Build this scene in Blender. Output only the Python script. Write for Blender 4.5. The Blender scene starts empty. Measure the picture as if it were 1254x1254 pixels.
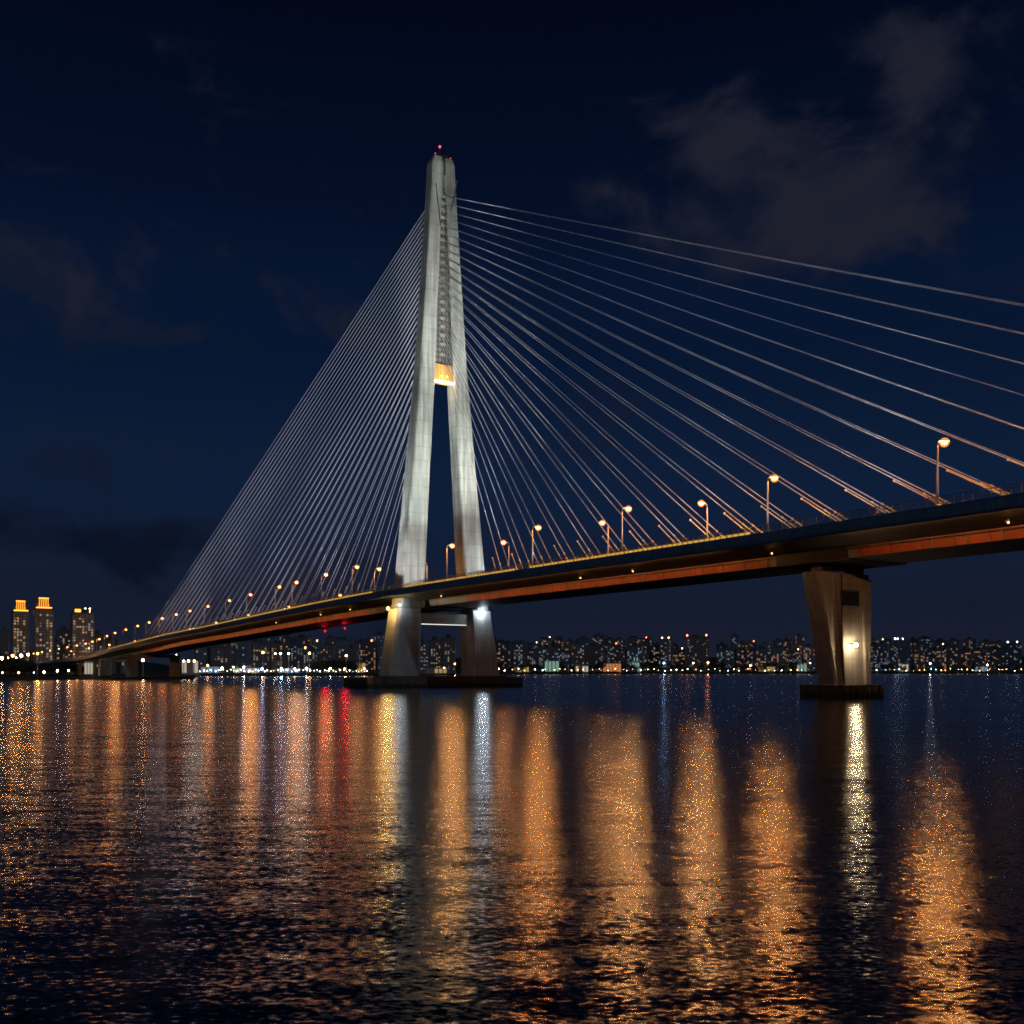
import bpy, bmesh, math, random
from mathutils import Vector, Matrix
R = math.radians
scene = bpy.context.scene
COL = scene.collection
rnd = random.Random(7)

# ------------------------------------------------------------------ camera numbers
F = 1219.0            # focal length in pixels of the 1254 px frame (35 mm on a 36 mm sensor)
CX, HY, CAMZ = 627.0, 822.0, 5.0
def at(px, Y, py=None, z=None):
    X = (px - CX) / F * Y
    if py is not None:
        z = CAMZ + (HY - py) / F * Y
    return Vector((X, Y, 0.0 if z is None else z))

ORD = ['first', 'second', 'third', 'fourth', 'fifth', 'sixth', 'seventh', 'eighth', 'ninth', 'tenth', 'eleventh',
       'twelfth', 'thirteenth', 'fourteenth', 'fifteenth', 'sixteenth', 'seventeenth', 'eighteenth', 'nineteenth',
       'twentieth', 'twenty-first', 'twenty-second', 'twenty-third', 'twenty-fourth', 'twenty-fifth', 'twenty-sixth',
       'twenty-seventh', 'twenty-eighth', 'twenty-ninth', 'thirtieth', 'thirty-first', 'thirty-second', 'thirty-third',
       'thirty-fourth', 'thirty-fifth', 'thirty-sixth', 'thirty-seventh', 'thirty-eighth', 'thirty-ninth', 'fortieth',
       'forty-first', 'forty-second', 'forty-third', 'forty-fourth', 'forty-fifth', 'forty-sixth', 'forty-seventh',
       'forty-eighth', 'forty-ninth', 'fiftieth', 'fifty-first', 'fifty-second', 'fifty-third', 'fifty-fourth', 'fifty-fifth', 'fifty-sixth', 'fifty-seventh', 'fifty-eighth']

# ------------------------------------------------------------------ object helpers
def tag(o, label=None, cat=None, group=None, kind=None):
    if label: o['label'] = label
    if cat: o['category'] = cat
    if group: o['group'] = group
    if kind: o['kind'] = kind
    return o

def empty(name, loc=(0, 0, 0), rz=0.0, label=None, cat=None, group=None):
    o = bpy.data.objects.new(name, None)
    o.empty_display_size = 1.0
    o.location = loc
    o.rotation_euler = (0, 0, rz)
    COL.objects.link(o)
    return tag(o, label, cat, group)

KIDS = {}
def link(name, mesh, parent=None, loc=None):
    o = bpy.data.objects.new(name, mesh)
    COL.objects.link(o)
    if parent is not None:
        o.parent = parent
        KIDS.setdefault(parent.name, []).append(o)
    if loc is not None:
        o.location = loc
    return o

def copy_tree(o, parent=None):
    c = o.copy()
    COL.objects.link(c)
    if parent is not None:
        c.parent = parent
        KIDS.setdefault(parent.name, []).append(c)
    for k in list(KIDS.get(o.name, [])):
        copy_tree(k, c)
    return c

class MB:
    """collects boxes, tubes, lofts; build() links them as ONE mesh object"""
    def __init__(self):
        self.v, self.f, self.m = [], [], []
    def face(self, pts, mi=0):
        n = len(self.v)
        self.v += [tuple(p) for p in pts]
        self.f.append(tuple(range(n, n + len(pts))))
        self.m.append(mi)
    def box(self, x0, x1, y0, y1, z0, z1, mi=0):
        n = len(self.v)
        self.v += [(x0, y0, z0), (x1, y0, z0), (x1, y1, z0), (x0, y1, z0), (x0, y0, z1), (x1, y0, z1), (x1, y1, z1), (x0, y1, z1)]
        for q in ((0, 3, 2, 1), (4, 5, 6, 7), (0, 1, 5, 4), (1, 2, 6, 5), (2, 3, 7, 6), (3, 0, 4, 7)):
            self.f.append(tuple(n + i for i in q)); self.m.append(mi)
    def bar(self, a, b, w, h, mi=0):
        a, b = Vector(a), Vector(b)
        d = (b - a).normalized()
        up = Vector((0, 0, 1)) if abs(d.z) < 0.95 else Vector((1, 0, 0))
        s = d.cross(up).normalized() * w / 2
        t = s.cross(d).normalized() * h / 2
        n = len(self.v)
        for p in (a, b):
            self.v += [tuple(p - s - t), tuple(p + s - t), tuple(p + s + t), tuple(p - s + t)]
        for q in ((0, 1, 2, 3), (7, 6, 5, 4), (0, 4, 5, 1), (1, 5, 6, 2), (2, 6, 7, 3), (3, 7, 4, 0)):
            self.f.append(tuple(n + i for i in q)); self.m.append(mi)
    def tube(self, pts, r, seg=6, mi=0, r1=None):
        pts = [Vector(p) for p in pts]
        n0 = len(self.v)
        for i, p in enumerate(pts):
            d = (pts[min(i + 1, len(pts) - 1)] - pts[max(i - 1, 0)]).normalized()
            up = Vector((0, 0, 1)) if abs(d.z) < 0.9 else Vector((1, 0, 0))
            s = d.cross(up).normalized(); t = s.cross(d)
            rr = r if r1 is None else r + (r1 - r) * i / (len(pts) - 1)
            for k in range(seg):
                a = 2 * math.pi * k / seg
                self.v.append(tuple(p + (s * math.cos(a) + t * math.sin(a)) * rr))
        for i in range(len(pts) - 1):
            for k in range(seg):
                a, b = n0 + i * seg + k, n0 + i * seg + (k + 1) % seg
                self.f.append((a, b, b + seg, a + seg)); self.m.append(mi)
        self.f.append(tuple(n0 + k for k in range(seg))[::-1]); self.m.append(mi)
        e = n0 + (len(pts) - 1) * seg
        self.f.append(tuple(e + k for k in range(seg))); self.m.append(mi)
    def loft(self, rings, mi=0, caps=True, mis=None):
        n0, k = len(self.v), len(rings[0])
        for r in rings: self.v += [tuple(p) for p in r]
        for i in range(len(rings) - 1):
            for j in range(k):
                a, b = n0 + i * k + j, n0 + i * k + (j + 1) % k
                self.f.append((a, b, b + k, a + k)); self.m.append(mis(i, j) if mis else mi)
        if caps:
            self.f.append(tuple(n0 + j for j in range(k))[::-1]); self.m.append(mi)
            self.f.append(tuple(n0 + (len(rings) - 1) * k + j for j in range(k))); self.m.append(mi)
    def ball(self, c, r, mi=0, sub=1, sz=1.0):
        bm = bmesh.new(); bmesh.ops.create_icosphere(bm, subdivisions=sub, radius=r)
        n = len(self.v)
        self.v += [(c[0] + v.co.x, c[1] + v.co.y, c[2] + v.co.z * sz) for v in bm.verts]
        for f in bm.faces:
            self.f.append(tuple(n + v.index for v in f.verts)); self.m.append(mi)
        bm.free()
    def mesh(self, name, mats, smooth=False, bevel=0.0):
        me = bpy.data.meshes.new(name)
        me.from_pydata(self.v, [], self.f)
        for m in (mats if isinstance(mats, (list, tuple)) else [mats]): me.materials.append(m)
        me.polygons.foreach_set('material_index', self.m)
        bm = bmesh.new(); bm.from_mesh(me)
        bmesh.ops.recalc_face_normals(bm, faces=bm.faces)
        if bevel:
            bmesh.ops.remove_doubles(bm, verts=bm.verts, dist=1e-4)
            ed = [e for e in bm.edges if len(e.link_faces) == 2 and e.calc_face_angle(0) > 0.5]
            bmesh.ops.bevel(bm, geom=ed, offset=bevel, segments=1, affect='EDGES')
        if smooth:
            for f in bm.faces: f.smooth = True
        bm.to_mesh(me); bm.free()
        me.update()
        return me
    def build(self, name, mats, parent=None, smooth=False, loc=None, bevel=0.0):
        return link(name, self.mesh(name, mats, smooth, bevel), parent, loc)

# ------------------------------------------------------------------ materials
def new_mat(name):
    m = bpy.data.materials.new(name); m.use_nodes = True
    nt = m.node_tree; nt.nodes.clear()
    out = nt.nodes.new('ShaderNodeOutputMaterial')
    return m, nt, out
def nd(nt, t, **k):
    n = nt.nodes.new(t)
    for a, b in k.items(): setattr(n, a, b)
    return n
def math_(nt, op, a, b=None, c=None):
    n = nd(nt, 'ShaderNodeMath', operation=op)
    for i, x in enumerate((a, b, c)):
        if x is None: continue
        if isinstance(x, (int, float)): n.inputs[i].default_value = x
        else: nt.links.new(x, n.inputs[i])
    return n.outputs[0]

def surf(name, col, rough=0.6, metal=0.0, var=0.25, scale=1.0, streak=0.0, panels=None, bump=0.0, joint=0.65):
    """procedural diffuse surface: noise variation, vertical weather streaks, formwork / panel joints"""
    m, nt, out = new_mat(name); L = nt.links.new
    p = nd(nt, 'ShaderNodeBsdfPrincipled'); L(p.outputs[0], out.inputs[0])
    p.inputs['Roughness'].default_value = rough; p.inputs['Metallic'].default_value = metal
    tc = nd(nt, 'ShaderNodeTexCoord')
    n1 = nd(nt, 'ShaderNodeTexNoise'); n1.inputs['Scale'].default_value = scale; n1.inputs['Detail'].default_value = 5
    L(tc.outputs['Object'], n1.inputs['Vector'])
    v = math_(nt, 'MULTIPLY_ADD', n1.outputs[0], 2 * var, 1 - var)
    if streak:
        mp = nd(nt, 'ShaderNodeMapping'); mp.inputs['Scale'].default_value = (1.1, 1.1, 0.06)
        L(tc.outputs['Object'], mp.inputs[0])
        n2 = nd(nt, 'ShaderNodeTexNoise'); n2.inputs['Scale'].default_value = 1.0; n2.inputs['Detail'].default_value = 6
        L(mp.outputs[0], n2.inputs['Vector'])
        s = math_(nt, 'SUBTRACT', n2.outputs[0], 0.42)
        s = nd_clamp(nt, math_(nt, 'MULTIPLY', s, 3.0))
        s = math_(nt, 'MULTIPLY_ADD', s, streak, 1 - streak)
        v = math_(nt, 'MULTIPLY', v, s)
    if panels:
        sp = nd(nt, 'ShaderNodeSeparateXYZ'); L(tc.outputs['Object'], sp.inputs[0])
        cb = nd(nt, 'ShaderNodeCombineXYZ')
        L(math_(nt, 'ADD', sp.outputs[0], sp.outputs[1]), cb.inputs[0]); L(sp.outputs[2], cb.inputs[1])
        br = nd(nt, 'ShaderNodeTexBrick'); br.offset = 0.0 if len(panels) < 4 else panels[3]
        br.inputs['Scale'].default_value = 1.0
        br.inputs['Brick Width'].default_value = panels[0]; br.inputs['Row Height'].default_value = panels[1]
        br.inputs['Mortar Size'].default_value = panels[2]
        br.inputs['Color1'].default_value = (1, 1, 1, 1); br.inputs['Color2'].default_value = (.84, .84, .84, 1)
        br.inputs['Mortar'].default_value = (joint, joint, joint, 1)
        L(cb.outputs[0], br.inputs['Vector'])
        v = math_(nt, 'MULTIPLY', v, br.outputs[0])
    mx = nd(nt, 'ShaderNodeVectorMath', operation='SCALE')
    mx.inputs[0].default_value = col[:3]; L(v, mx.inputs['Scale'])
    L(mx.outputs[0], p.inputs['Base Color'])
    if bump:
        b = nd(nt, 'ShaderNodeBump'); b.inputs['Strength'].default_value = bump; b.inputs['Distance'].default_value = 0.1
        L(n1.outputs[0], b.inputs['Height']); L(b.outputs[0], p.inputs['Normal'])
    return m
def nd_clamp(nt, s):
    n = nd(nt, 'ShaderNodeClamp'); nt.links.new(s, n.inputs[0]); return n.outputs[0]

def glow(name, col, strength, sample='AUTO'):
    m, nt, out = new_mat(name)
    e = nd(nt, 'ShaderNodeEmission'); e.inputs[0].default_value = (*col, 1); e.inputs[1].default_value = strength
    nt.links.new(e.outputs[0], out.inputs[0])
    m.cycles.emission_sampling = sample
    return m

M = {}
M['concrete'] = surf('tower_concrete', (.44, .46, .42), .75, var=.32, scale=.22, streak=.5, panels=(5.3, 4.2, .10), bump=.25, joint=.66)
M['pier_concrete'] = surf('pier_concrete', (.52, .515, .50), .8, var=.24, scale=.4, streak=.3, panels=(7.0, 3.6, .1), bump=.2, joint=.75)
M['wet_concrete'] = surf('wet_concrete', (.21, .18, .14), .7, var=.45, scale=.7, streak=.6, panels=(3.0, 6.0, .12), bump=.5, joint=.4)
M['cap_dark'] = surf('tower_cap_paint', (.04, .045, .05), .5)
M['fascia'] = surf('fascia_paint', (.30, .44, .53), .5, var=.2, scale=.3, streak=.25, panels=(6.0, 30, .08))
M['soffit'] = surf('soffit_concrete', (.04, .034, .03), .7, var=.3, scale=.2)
M['girder'] = surf('girder_paint', (.20, .22, .24), .5, var=.25, scale=.25)
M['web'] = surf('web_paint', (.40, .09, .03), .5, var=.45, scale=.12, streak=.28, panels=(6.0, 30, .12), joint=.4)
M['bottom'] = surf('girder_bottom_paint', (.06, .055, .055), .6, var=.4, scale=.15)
M['asphalt'] = surf('asphalt', (.05, .05, .05), .85, scale=2)
M['paint'] = surf('road_paint', (.75, .75, .72), .6, var=.1)
M['steel'] = surf('galvanised_steel', (.40, .38, .34), .45, .5, var=.15, scale=3)
M['rail'] = surf('railing_steel', (.35, .30, .22), .5, .3, var=.15, scale=3)
M['cable'] = surf('cable_sheath', (.56, .57, .60), .4, var=.06, scale=.4)
M['pipe'] = surf('guide_pipe_steel', (.68, .62, .50), .4, .2, var=.1)
M['housing'] = surf('lamp_housing', (.10, .10, .10), .5, .4)
M['anchor'] = surf('anchor_steel', (.5, .48, .44), .4, .4, var=.3, scale=2)
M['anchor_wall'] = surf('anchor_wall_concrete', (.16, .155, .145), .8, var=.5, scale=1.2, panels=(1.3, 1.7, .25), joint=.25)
M['beam_amber'] = surf('beam_amber_light', (.75, .42, .12), .6, var=.15, scale=1.5, streak=.5)  # amber lamp light on the crossbeam is put into its colour
M['ground'] = surf('bank_ground', (.035, .04, .028), .9, var=.5, scale=.05)
M['quay'] = surf('quay_stone', (.06, .06, .055), .8, var=.4, scale=.3)
M['hill'] = surf('hill_cover', (.03, .04, .03), .95, var=.5, scale=.01)
M['bark'] = surf('bark', (.06, .045, .03), .9)
M['leaf'] = surf('leaves', (.045, .065, .03), .8, var=.5, scale=.3)
M['leaf2'] = surf('leaves_dark', (.03, .05, .028), .8, var=.5, scale=.3)
def facade(name, col, w=3.4, h=3.0):
    return surf(name, col, .7, var=.15, scale=.05, panels=(w, h, .55, .0), joint=.55)
M['fac_blue'] = facade('facade_grey_blue', (.20, .25, .32))
M['fac_grey'] = facade('facade_grey', (.23, .24, .27))
M['fac_brown'] = facade('facade_brown', (.24, .21, .20))
M['fac_dark'] = facade('facade_dark', (.14, .17, .22))
M['roofing'] = surf('roofing', (.09, .09, .10), .8)
M['tower_fac'] = surf('high_rise_facade', (.62, .46, .33), .7, var=.2, scale=.06, panels=(3.0, 2.9, .5, .0), joint=.5)
M['crown'] = surf('crown_wall', (.62, .36, .10), .6, var=.1)
M['shed'] = surf('shed_wall', (.35, .33, .30), .7)
WIN = [glow('window_warm', (1, .58, .28), .40, 'NONE'), glow('window_amber', (1, .40, .14), .34, 'NONE'), glow('window_white', (.8, .88, 1.0), .24, 'NONE'),
       glow('window_cool', (.5, .74, 1.0), .20, 'NONE'), glow('window_pale', (1, .76, .5), .26, 'NONE'), glow('window_dim', (.9, .6, .4), .12, 'NONE')]
M['gold_strip'] = glow('gold_light_strip', (1, .55, .08), 1.0, 'NONE')
M['crown_strip'] = glow('crown_light_strip', (1, .40, .045), 2.6)
M['amber_fill'] = glow('amber_fill_strip', (1, .42, .12), 86)
M['white_strip'] = glow('white_light_strip', (1, .95, .82), 1.6)
M['warm_strip'] = glow('warm_light_strip', (1, .66, .32), 32)
def lampm(name, col, s): M[name] = glow(name, col, s); return M[name]
lampm('beam_lamp', (1, .45, .06), 22)
lampm('beacon_red', (1, .02, .04), 14)
lampm('red_soft', (1, .08, .05), 3.5)
lampm('shore_white', (1, .93, .82), 44)
lampm('shore_blue', (.25, .52, 1), 68)
lampm('shore_orange', (1, .40, .10), 40)
lampm('shore_pale', (1, .66, .32), 34)
lampm('roof_red', (1, .2, .08), 12); lampm('roof_white', (.75, .88, 1), 9); lampm('roof_orange', (1, .55, .25), 12)

def halo_mat():
    m, nt, out = new_mat('lamp_halo_glow')
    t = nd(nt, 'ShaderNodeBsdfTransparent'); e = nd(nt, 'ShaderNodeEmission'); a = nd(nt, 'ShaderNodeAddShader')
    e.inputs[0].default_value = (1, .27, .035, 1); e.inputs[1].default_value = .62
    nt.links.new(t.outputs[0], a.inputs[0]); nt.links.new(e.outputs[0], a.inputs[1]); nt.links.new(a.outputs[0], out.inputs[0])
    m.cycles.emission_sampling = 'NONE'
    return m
M['halo_shell'] = halo_mat()
LAMPW = {}
def bulb_glass(name, col, shine, watts):
    m, nt, out = new_mat(name)
    t = nd(nt, 'ShaderNodeBsdfTransparent'); e = nd(nt, 'ShaderNodeEmission'); a = nd(nt, 'ShaderNodeAddShader')
    e.inputs[0].default_value = (*col, 1); e.inputs[1].default_value = shine
    nt.links.new(t.outputs[0], a.inputs[0]); nt.links.new(e.outputs[0], a.inputs[1]); nt.links.new(a.outputs[0], out.inputs[0])
    m.cycles.emission_sampling = 'NONE'
    M[name] = m; LAMPW[name] = (col, watts)
bulb_glass('sodium', (1, .36, .075), 9.0, 10500)
bulb_glass('sodium_pale', (1, .42, .115), 9.0, 10500)
bulb_glass('sodium_far', (1, .36, .085), 9.0, 700)
bulb_glass('sodium_strong', (1, .37, .08), 9.0, 6500)
bulb_glass('sodium_peach', (1, .50, .24), 9.0, 6000)
bulb_glass('bank_sodium', (1, .42, .11), 12.0, 5200)
bulb_glass('quay_blue', (.22, .50, 1), 14.0, 5200)
bulb_glass('quay_white', (.9, .94, 1), 14.0, 3600)
bulb_glass('quay_orange', (1, .42, .12), 14.0, 4200)
bulb_glass('sodium_soft', (1, .40, .11), 9.0, 2500)
bulb_glass('lens_white', (.74, .88, 1), 6, 1700)
bulb_glass('lens_gold', (1, .58, .15), 8, 3800); bulb_glass('lens_dim', (.8, .91, 1), 6, 700)
bulb_glass('lens_warm', (1, .70, .38), 6, 1500)
bulb_glass('under_warm', (1, .45, .15), 3.0, 40)
bulb_glass('red', (1, .01, .03), .9, 800)
def lamp_light(root, name, p, r):
    col, watts = LAMPW[name]
    ld = bpy.data.lights.new('bulb_light', 'POINT'); ld.energy = watts; ld.color = col; ld.shadow_soft_size = r
    lo = bpy.data.objects.new('bulb_light', ld); COL.objects.link(lo); lo.parent = root; lo.location = p
    KIDS.setdefault(root.name, []).append(lo)
def tide(m):
    nt = m.node_tree; p = next(n for n in nt.nodes if n.type == 'BSDF_PRINCIPLED')
    src = p.inputs['Base Color'].links[0].from_socket
    tc = nd(nt, 'ShaderNodeTexCoord'); sp = nd(nt, 'ShaderNodeSeparateXYZ'); nt.links.new(tc.outputs['Object'], sp.inputs[0])
    n = nd(nt, 'ShaderNodeTexNoise'); n.inputs['Scale'].default_value = .6; n.inputs['Detail'].default_value = 6; nt.links.new(tc.outputs['Object'], n.inputs['Vector'])
    h = math_(nt, 'MULTIPLY_ADD', n.outputs[0], -1.6, sp.outputs[2])
    mr = nd(nt, 'ShaderNodeMapRange'); mr.inputs[1].default_value = .1; mr.inputs[2].default_value = .6; nt.links.new(h, mr.inputs[0])
    mx = nd(nt, 'ShaderNodeMix', data_type='RGBA'); nt.links.new(mr.outputs[0], mx.inputs['Factor']); mx.inputs['A'].default_value = (.022, .028, .014, 1); nt.links.new(src, mx.inputs['B'])
    nt.links.new(mx.outputs['Result'], p.inputs['Base Color'])
tide(M['wet_concrete'])
# ------------------------------------------------------------------ water
def make_water():
    m, nt, out = new_mat('river_water'); L = nt.links.new
    p = nd(nt, 'ShaderNodeBsdfGlossy', distribution='BECKMANN'); p.inputs['Color'].default_value = (1, 1, 1, 1)
    p.inputs['Roughness'].default_value = .172
    fr = nd(nt, 'ShaderNodeFresnel'); fr.inputs['IOR'].default_value = 1.33
    df = nd(nt, 'ShaderNodeBsdfDiffuse'); df.inputs['Color'].default_value = (.001, .0028, .0055, 1)
    mxs = nd(nt, 'ShaderNodeMixShader'); L(fr.outputs[0], mxs.inputs[0]); L(df.outputs[0], mxs.inputs[1]); L(p.outputs[0], mxs.inputs[2]); L(mxs.outputs[0], out.inputs[0])
    geo = nd(nt, 'ShaderNodeNewGeometry')
    def slope(scale, stretch, amp, det, seed):
        mp = nd(nt, 'ShaderNodeMapping')
        mp.inputs['Location'].default_value = (seed, seed * 1.7, 0)
        mp.inputs['Scale'].default_value = (scale * stretch, scale, 1)
        L(geo.outputs['Position'], mp.inputs[0])
        n = nd(nt, 'ShaderNodeTexNoise', noise_dimensions='2D'); n.inputs['Scale'].default_value = 1; n.inputs['Detail'].default_value = det
        n.inputs['Roughness'].default_value = .55
        L(mp.outputs[0], n.inputs['Vector'])
        s = nd(nt, 'ShaderNodeVectorMath', operation='SUBTRACT'); L(n.outputs['Color'], s.inputs[0]); s.inputs[1].default_value = (.5, .5, .5)
        k = nd(nt, 'ShaderNodeVectorMath', operation='SCALE'); L(s.outputs[0], k.inputs[0]); k.inputs['Scale'].default_value = amp
        return k.outputs[0]
    def add(a, b):
        n = nd(nt, 'ShaderNodeVectorMath', operation='ADD'); L(a, n.inputs[0]); L(b, n.inputs[1]); return n.outputs[0]
    s = add(add(slope(9.0, .55, .40, 3, 3.1), slope(2.2, .30, .22, 3, 11.7)), slope(.5, .22, .11, 2, 23.3))
    # wind patches: calmer and rougher bands of the river
    mp = nd(nt, 'ShaderNodeMapping'); mp.inputs['Scale'].default_value = (.006, .022, 1); L(geo.outputs['Position'], mp.inputs[0])
    n = nd(nt, 'ShaderNodeTexNoise', noise_dimensions='2D'); n.inputs['Scale'].default_value = 1; n.inputs['Detail'].default_value = 4
    L(mp.outputs[0], n.inputs['Vector'])
    patch = math_(nt, 'MULTIPLY_ADD', n.outputs[0], 1.1, .45)
    # sheltered water along the far shore is calmer
    sp = nd(nt, 'ShaderNodeSeparateXYZ'); L(geo.outputs['Position'], sp.inputs[0])
    calm = nd(nt, 'ShaderNodeMapRange'); calm.inputs[1].default_value = 45; calm.inputs[2].default_value = 260
    calm.inputs[3].default_value = 1.0; calm.inputs[4].default_value = .42
    L(sp.outputs[1], calm.inputs[0])
    # the finest ripples of the distant water act as gloss
    fine = nd(nt, 'ShaderNodeMapRange'); fine.inputs[1].default_value = 22; fine.inputs[2].default_value = 130
    fine.inputs[3].default_value = .20; fine.inputs[4].default_value = .225
    L(sp.outputs[1], fine.inputs[0]); L(fine.outputs[0], p.inputs['Roughness'])
    k = nd(nt, 'ShaderNodeVectorMath', operation='SCALE'); L(s, k.inputs[0]); L(math_(nt, 'MULTIPLY', patch, calm.outputs[0]), k.inputs['Scale'])
    ml = nd(nt, 'ShaderNodeVectorMath', operation='MULTIPLY'); L(k.outputs[0], ml.inputs[0]); ml.inputs[1].default_value = (.42, 1.05, 0)
    ad = nd(nt, 'ShaderNodeVectorMath', operation='ADD'); L(ml.outputs[0], ad.inputs[0]); ad.inputs[1].default_value = (0, 0, 1)
    nz = nd(nt, 'ShaderNodeVectorMath', operation='NORMALIZE'); L(ad.outputs[0], nz.inputs[0])
    L(nz.outputs[0], p.inputs['Normal']); L(nz.outputs[0], fr.inputs['Normal'])
    return m
w = MB()
w.face([(-9000, -400, 0), (9000, -400, 0), (9000, 9000, 0), (-9000, 9000, 0)])
wo = w.build('water', make_water()); tag(wo, kind='structure')

# ------------------------------------------------------------------ land
shore = [(-1500, 430), (-500, 480), (0, 545), (60, 575), (112, 612), (128, 690), (238, 800), (246, 950), (330, 985), (440, 1045),
         (520, 1200), (640, 1500), (760, 1750), (1000, 1850), (1254, 1900), (1900, 2000), (3500, 2300)]
LZ = 1.7
lp = [at(px, Y, z=LZ) for px, Y in shore]
g = MB()
poly = [(p.x, p.y, LZ) for p in lp] + [(9000, 8800, LZ), (-9000, 8800, LZ), (-9000, 430, LZ)]
g.face(poly)
go = g.build('far_bank', M['ground']); tag(go, kind='structure')
bm = bmesh.new(); bm.from_mesh(go.data); bmesh.ops.triangulate(bm, faces=bm.faces); bm.to_mesh(go.data); bm.free()
q = MB()
for a, b in zip(lp[:-1], lp[1:]):
    d = (b - a).normalized(); n = Vector((d.y, -d.x, 0))
    q.face([a + n * .6 + Vector((0, 0, -LZ - 2)), b + n * .6 + Vector((0, 0, -LZ - 2)), b + n * .6 + Vector((0, 0, .25)), a + n * .6 + Vector((0, 0, .25))])
    q.face([a + n * .6 + Vector((0, 0, .25)), b + n * .6 + Vector((0, 0, .25)), b - n * 1.2 + Vector((0, 0, .25)), a - n * 1.2 + Vector((0, 0, .25))])
qo = q.build('quay', M['quay']); tag(qo, kind='structure')

def shore_Y(px):
    for (a, ya), (b, yb) in zip(shore[:-1], shore[1:]):
        if a <= px <= b: return ya + (yb - ya) * (px - a) / (b - a)
    return 2000

# hills far behind the city
h = MB()
NX = 160
ridge = lambda x: 60 + 46 * math.sin(x * .0021 + 1.0) + 30 * math.sin(x * .0058 + .3) + 16 * math.sin(x * .0149) + 8 * math.sin(x * .043)
rows = [(3600, 0.0), (3900, .55), (4300, .9), (4700, 1.0), (5200, .6)]
vg = []
for (Y, k) in rows:
    vg.append([(-3200 + i * 6400 / NX, Y + 60 * math.sin(i * .4 + Y), max(1.0, k * ridge(-3200 + i * 6400 / NX) * (.95 + .1 * rnd.random()))) for i in range(NX + 1)])
n0 = 0
h.v = [p for r_ in vg for p in r_]
for j in range(len(rows) - 1):
    for i in range(NX):
        a = j * (NX + 1) + i
        h.f.append((a, a + 1, a + NX + 2, a + NX + 1)); h.m.append(0)
ho = h.build('hills', M['hill'], smooth=True); tag(ho, kind='structure')

# ------------------------------------------------------------------ bridge frame
TY = 320.0; TX = (540 - CX) / F * TY
TH = math.atan2(.5537, .8327)
tdir = Vector((math.cos(TH), math.sin(TH), 0)); ddir = Vector((-math.sin(TH), math.cos(TH), 0))
def loc(u, s, z): return Vector((TX, TY, 0)) + tdir * u + ddir * s + Vector((0, 0, z))
prof = [(-500, 30.6), (-250, 30.4), (-150, 30.2), (0, 30.0), (46, 29.3), (90, 28.3), (133, 27.2), (191, 25.6), (264, 23.9), (317, 22.0), (390, 19.4), (459, 17.1),
        (540, 15.5), (629, 14.2), (743, 12.6), (900, 10.5), (1200, 7.0)]
def zd(s):
    # smooth Catmull-Rom through the profile
    P = prof
    if s <= P[0][0]: return P[0][1]
    if s >= P[-1][0]: return P[-1][1]
    for i in range(len(P) - 1):
        if P[i][0] <= s <= P[i + 1][0]:
            x0, y0 = P[i]; x1, y1 = P[i + 1]
            m0 = (P[i + 1][1] - P[max(i - 1, 0)][1]) / (P[i + 1][0] - P[max(i - 1, 0)][0])
            m1 = (P[min(i + 2, len(P) - 1)][1] - P[i][1]) / (P[min(i + 2, len(P) - 1)][0] - P[i][0])
            hh = x1 - x0; t = (s - x0) / hh
            return (2*t**3 - 3*t**2 + 1)*y0 + (t**3 - 2*t**2 + t)*hh*m0 + (-2*t**3 + 3*t**2)*y1 + (t**3 - t**2)*hh*m1

bridge = empty('cable_stayed_bridge', (TX, TY, 0), TH,
               'floodlit cable stayed bridge with one tall A shaped concrete pylon across dark water', 'bridge')

S = list(range(-460, 481, 5)) + list(range(490, 1201, 10))
def narrow(s):  # the approach viaduct is narrower and shallower than the main deck
    if s <= 400: return 1.0
    return max(.62, 1 - .38 * (s - 400) / 120.0)
def dep(s): return 1.0 if s < 380 else max(.62, 1 - .38 * (s - 380) / 120.0)
# deck slab
d = MB()
rings = []
for s in S:
    z, k = zd(s), narrow(s)
    e = 20 * k
    pr = [(-e, .02), (-e, -1.8), (-e + .12, -2.15), (-e + .42, -2.15), (-e + .5, -1.82), (-8.4 * k, -2.82),
          (8.4 * k, -2.82), (e - .5, -1.82), (e - .42, -2.15), (e - .12, -2.15), (e, -1.8), (e, .02)]
    rings.append([(u, s, z + zz * (1 if abs(u) > e - .6 else dep(s)) ) for u, zz in pr])
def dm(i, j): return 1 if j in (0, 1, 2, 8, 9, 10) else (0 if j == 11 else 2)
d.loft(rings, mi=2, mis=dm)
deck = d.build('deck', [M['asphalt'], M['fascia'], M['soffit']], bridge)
# box girder
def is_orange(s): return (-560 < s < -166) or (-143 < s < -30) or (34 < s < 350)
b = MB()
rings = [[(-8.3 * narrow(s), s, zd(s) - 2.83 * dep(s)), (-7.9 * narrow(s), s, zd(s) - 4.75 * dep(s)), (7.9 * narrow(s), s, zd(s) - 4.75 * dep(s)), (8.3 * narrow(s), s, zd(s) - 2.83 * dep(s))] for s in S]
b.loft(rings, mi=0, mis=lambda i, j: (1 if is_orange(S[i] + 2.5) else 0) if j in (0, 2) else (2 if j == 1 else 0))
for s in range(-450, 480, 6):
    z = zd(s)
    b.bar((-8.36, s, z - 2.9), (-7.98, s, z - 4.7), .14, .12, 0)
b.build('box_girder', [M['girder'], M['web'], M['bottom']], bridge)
# median barriers
for u in (-4.2, 4.2):
    mb_ = MB()
    for a, c in zip(S[:-1], S[1:]):
        mb_.bar((u * narrow(a), a, zd(a) + .45), (u * narrow(c), c, zd(c) + .45), .35, .8)
    mb_.build('median_barrier', M['pier_concrete'], deck)
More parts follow.
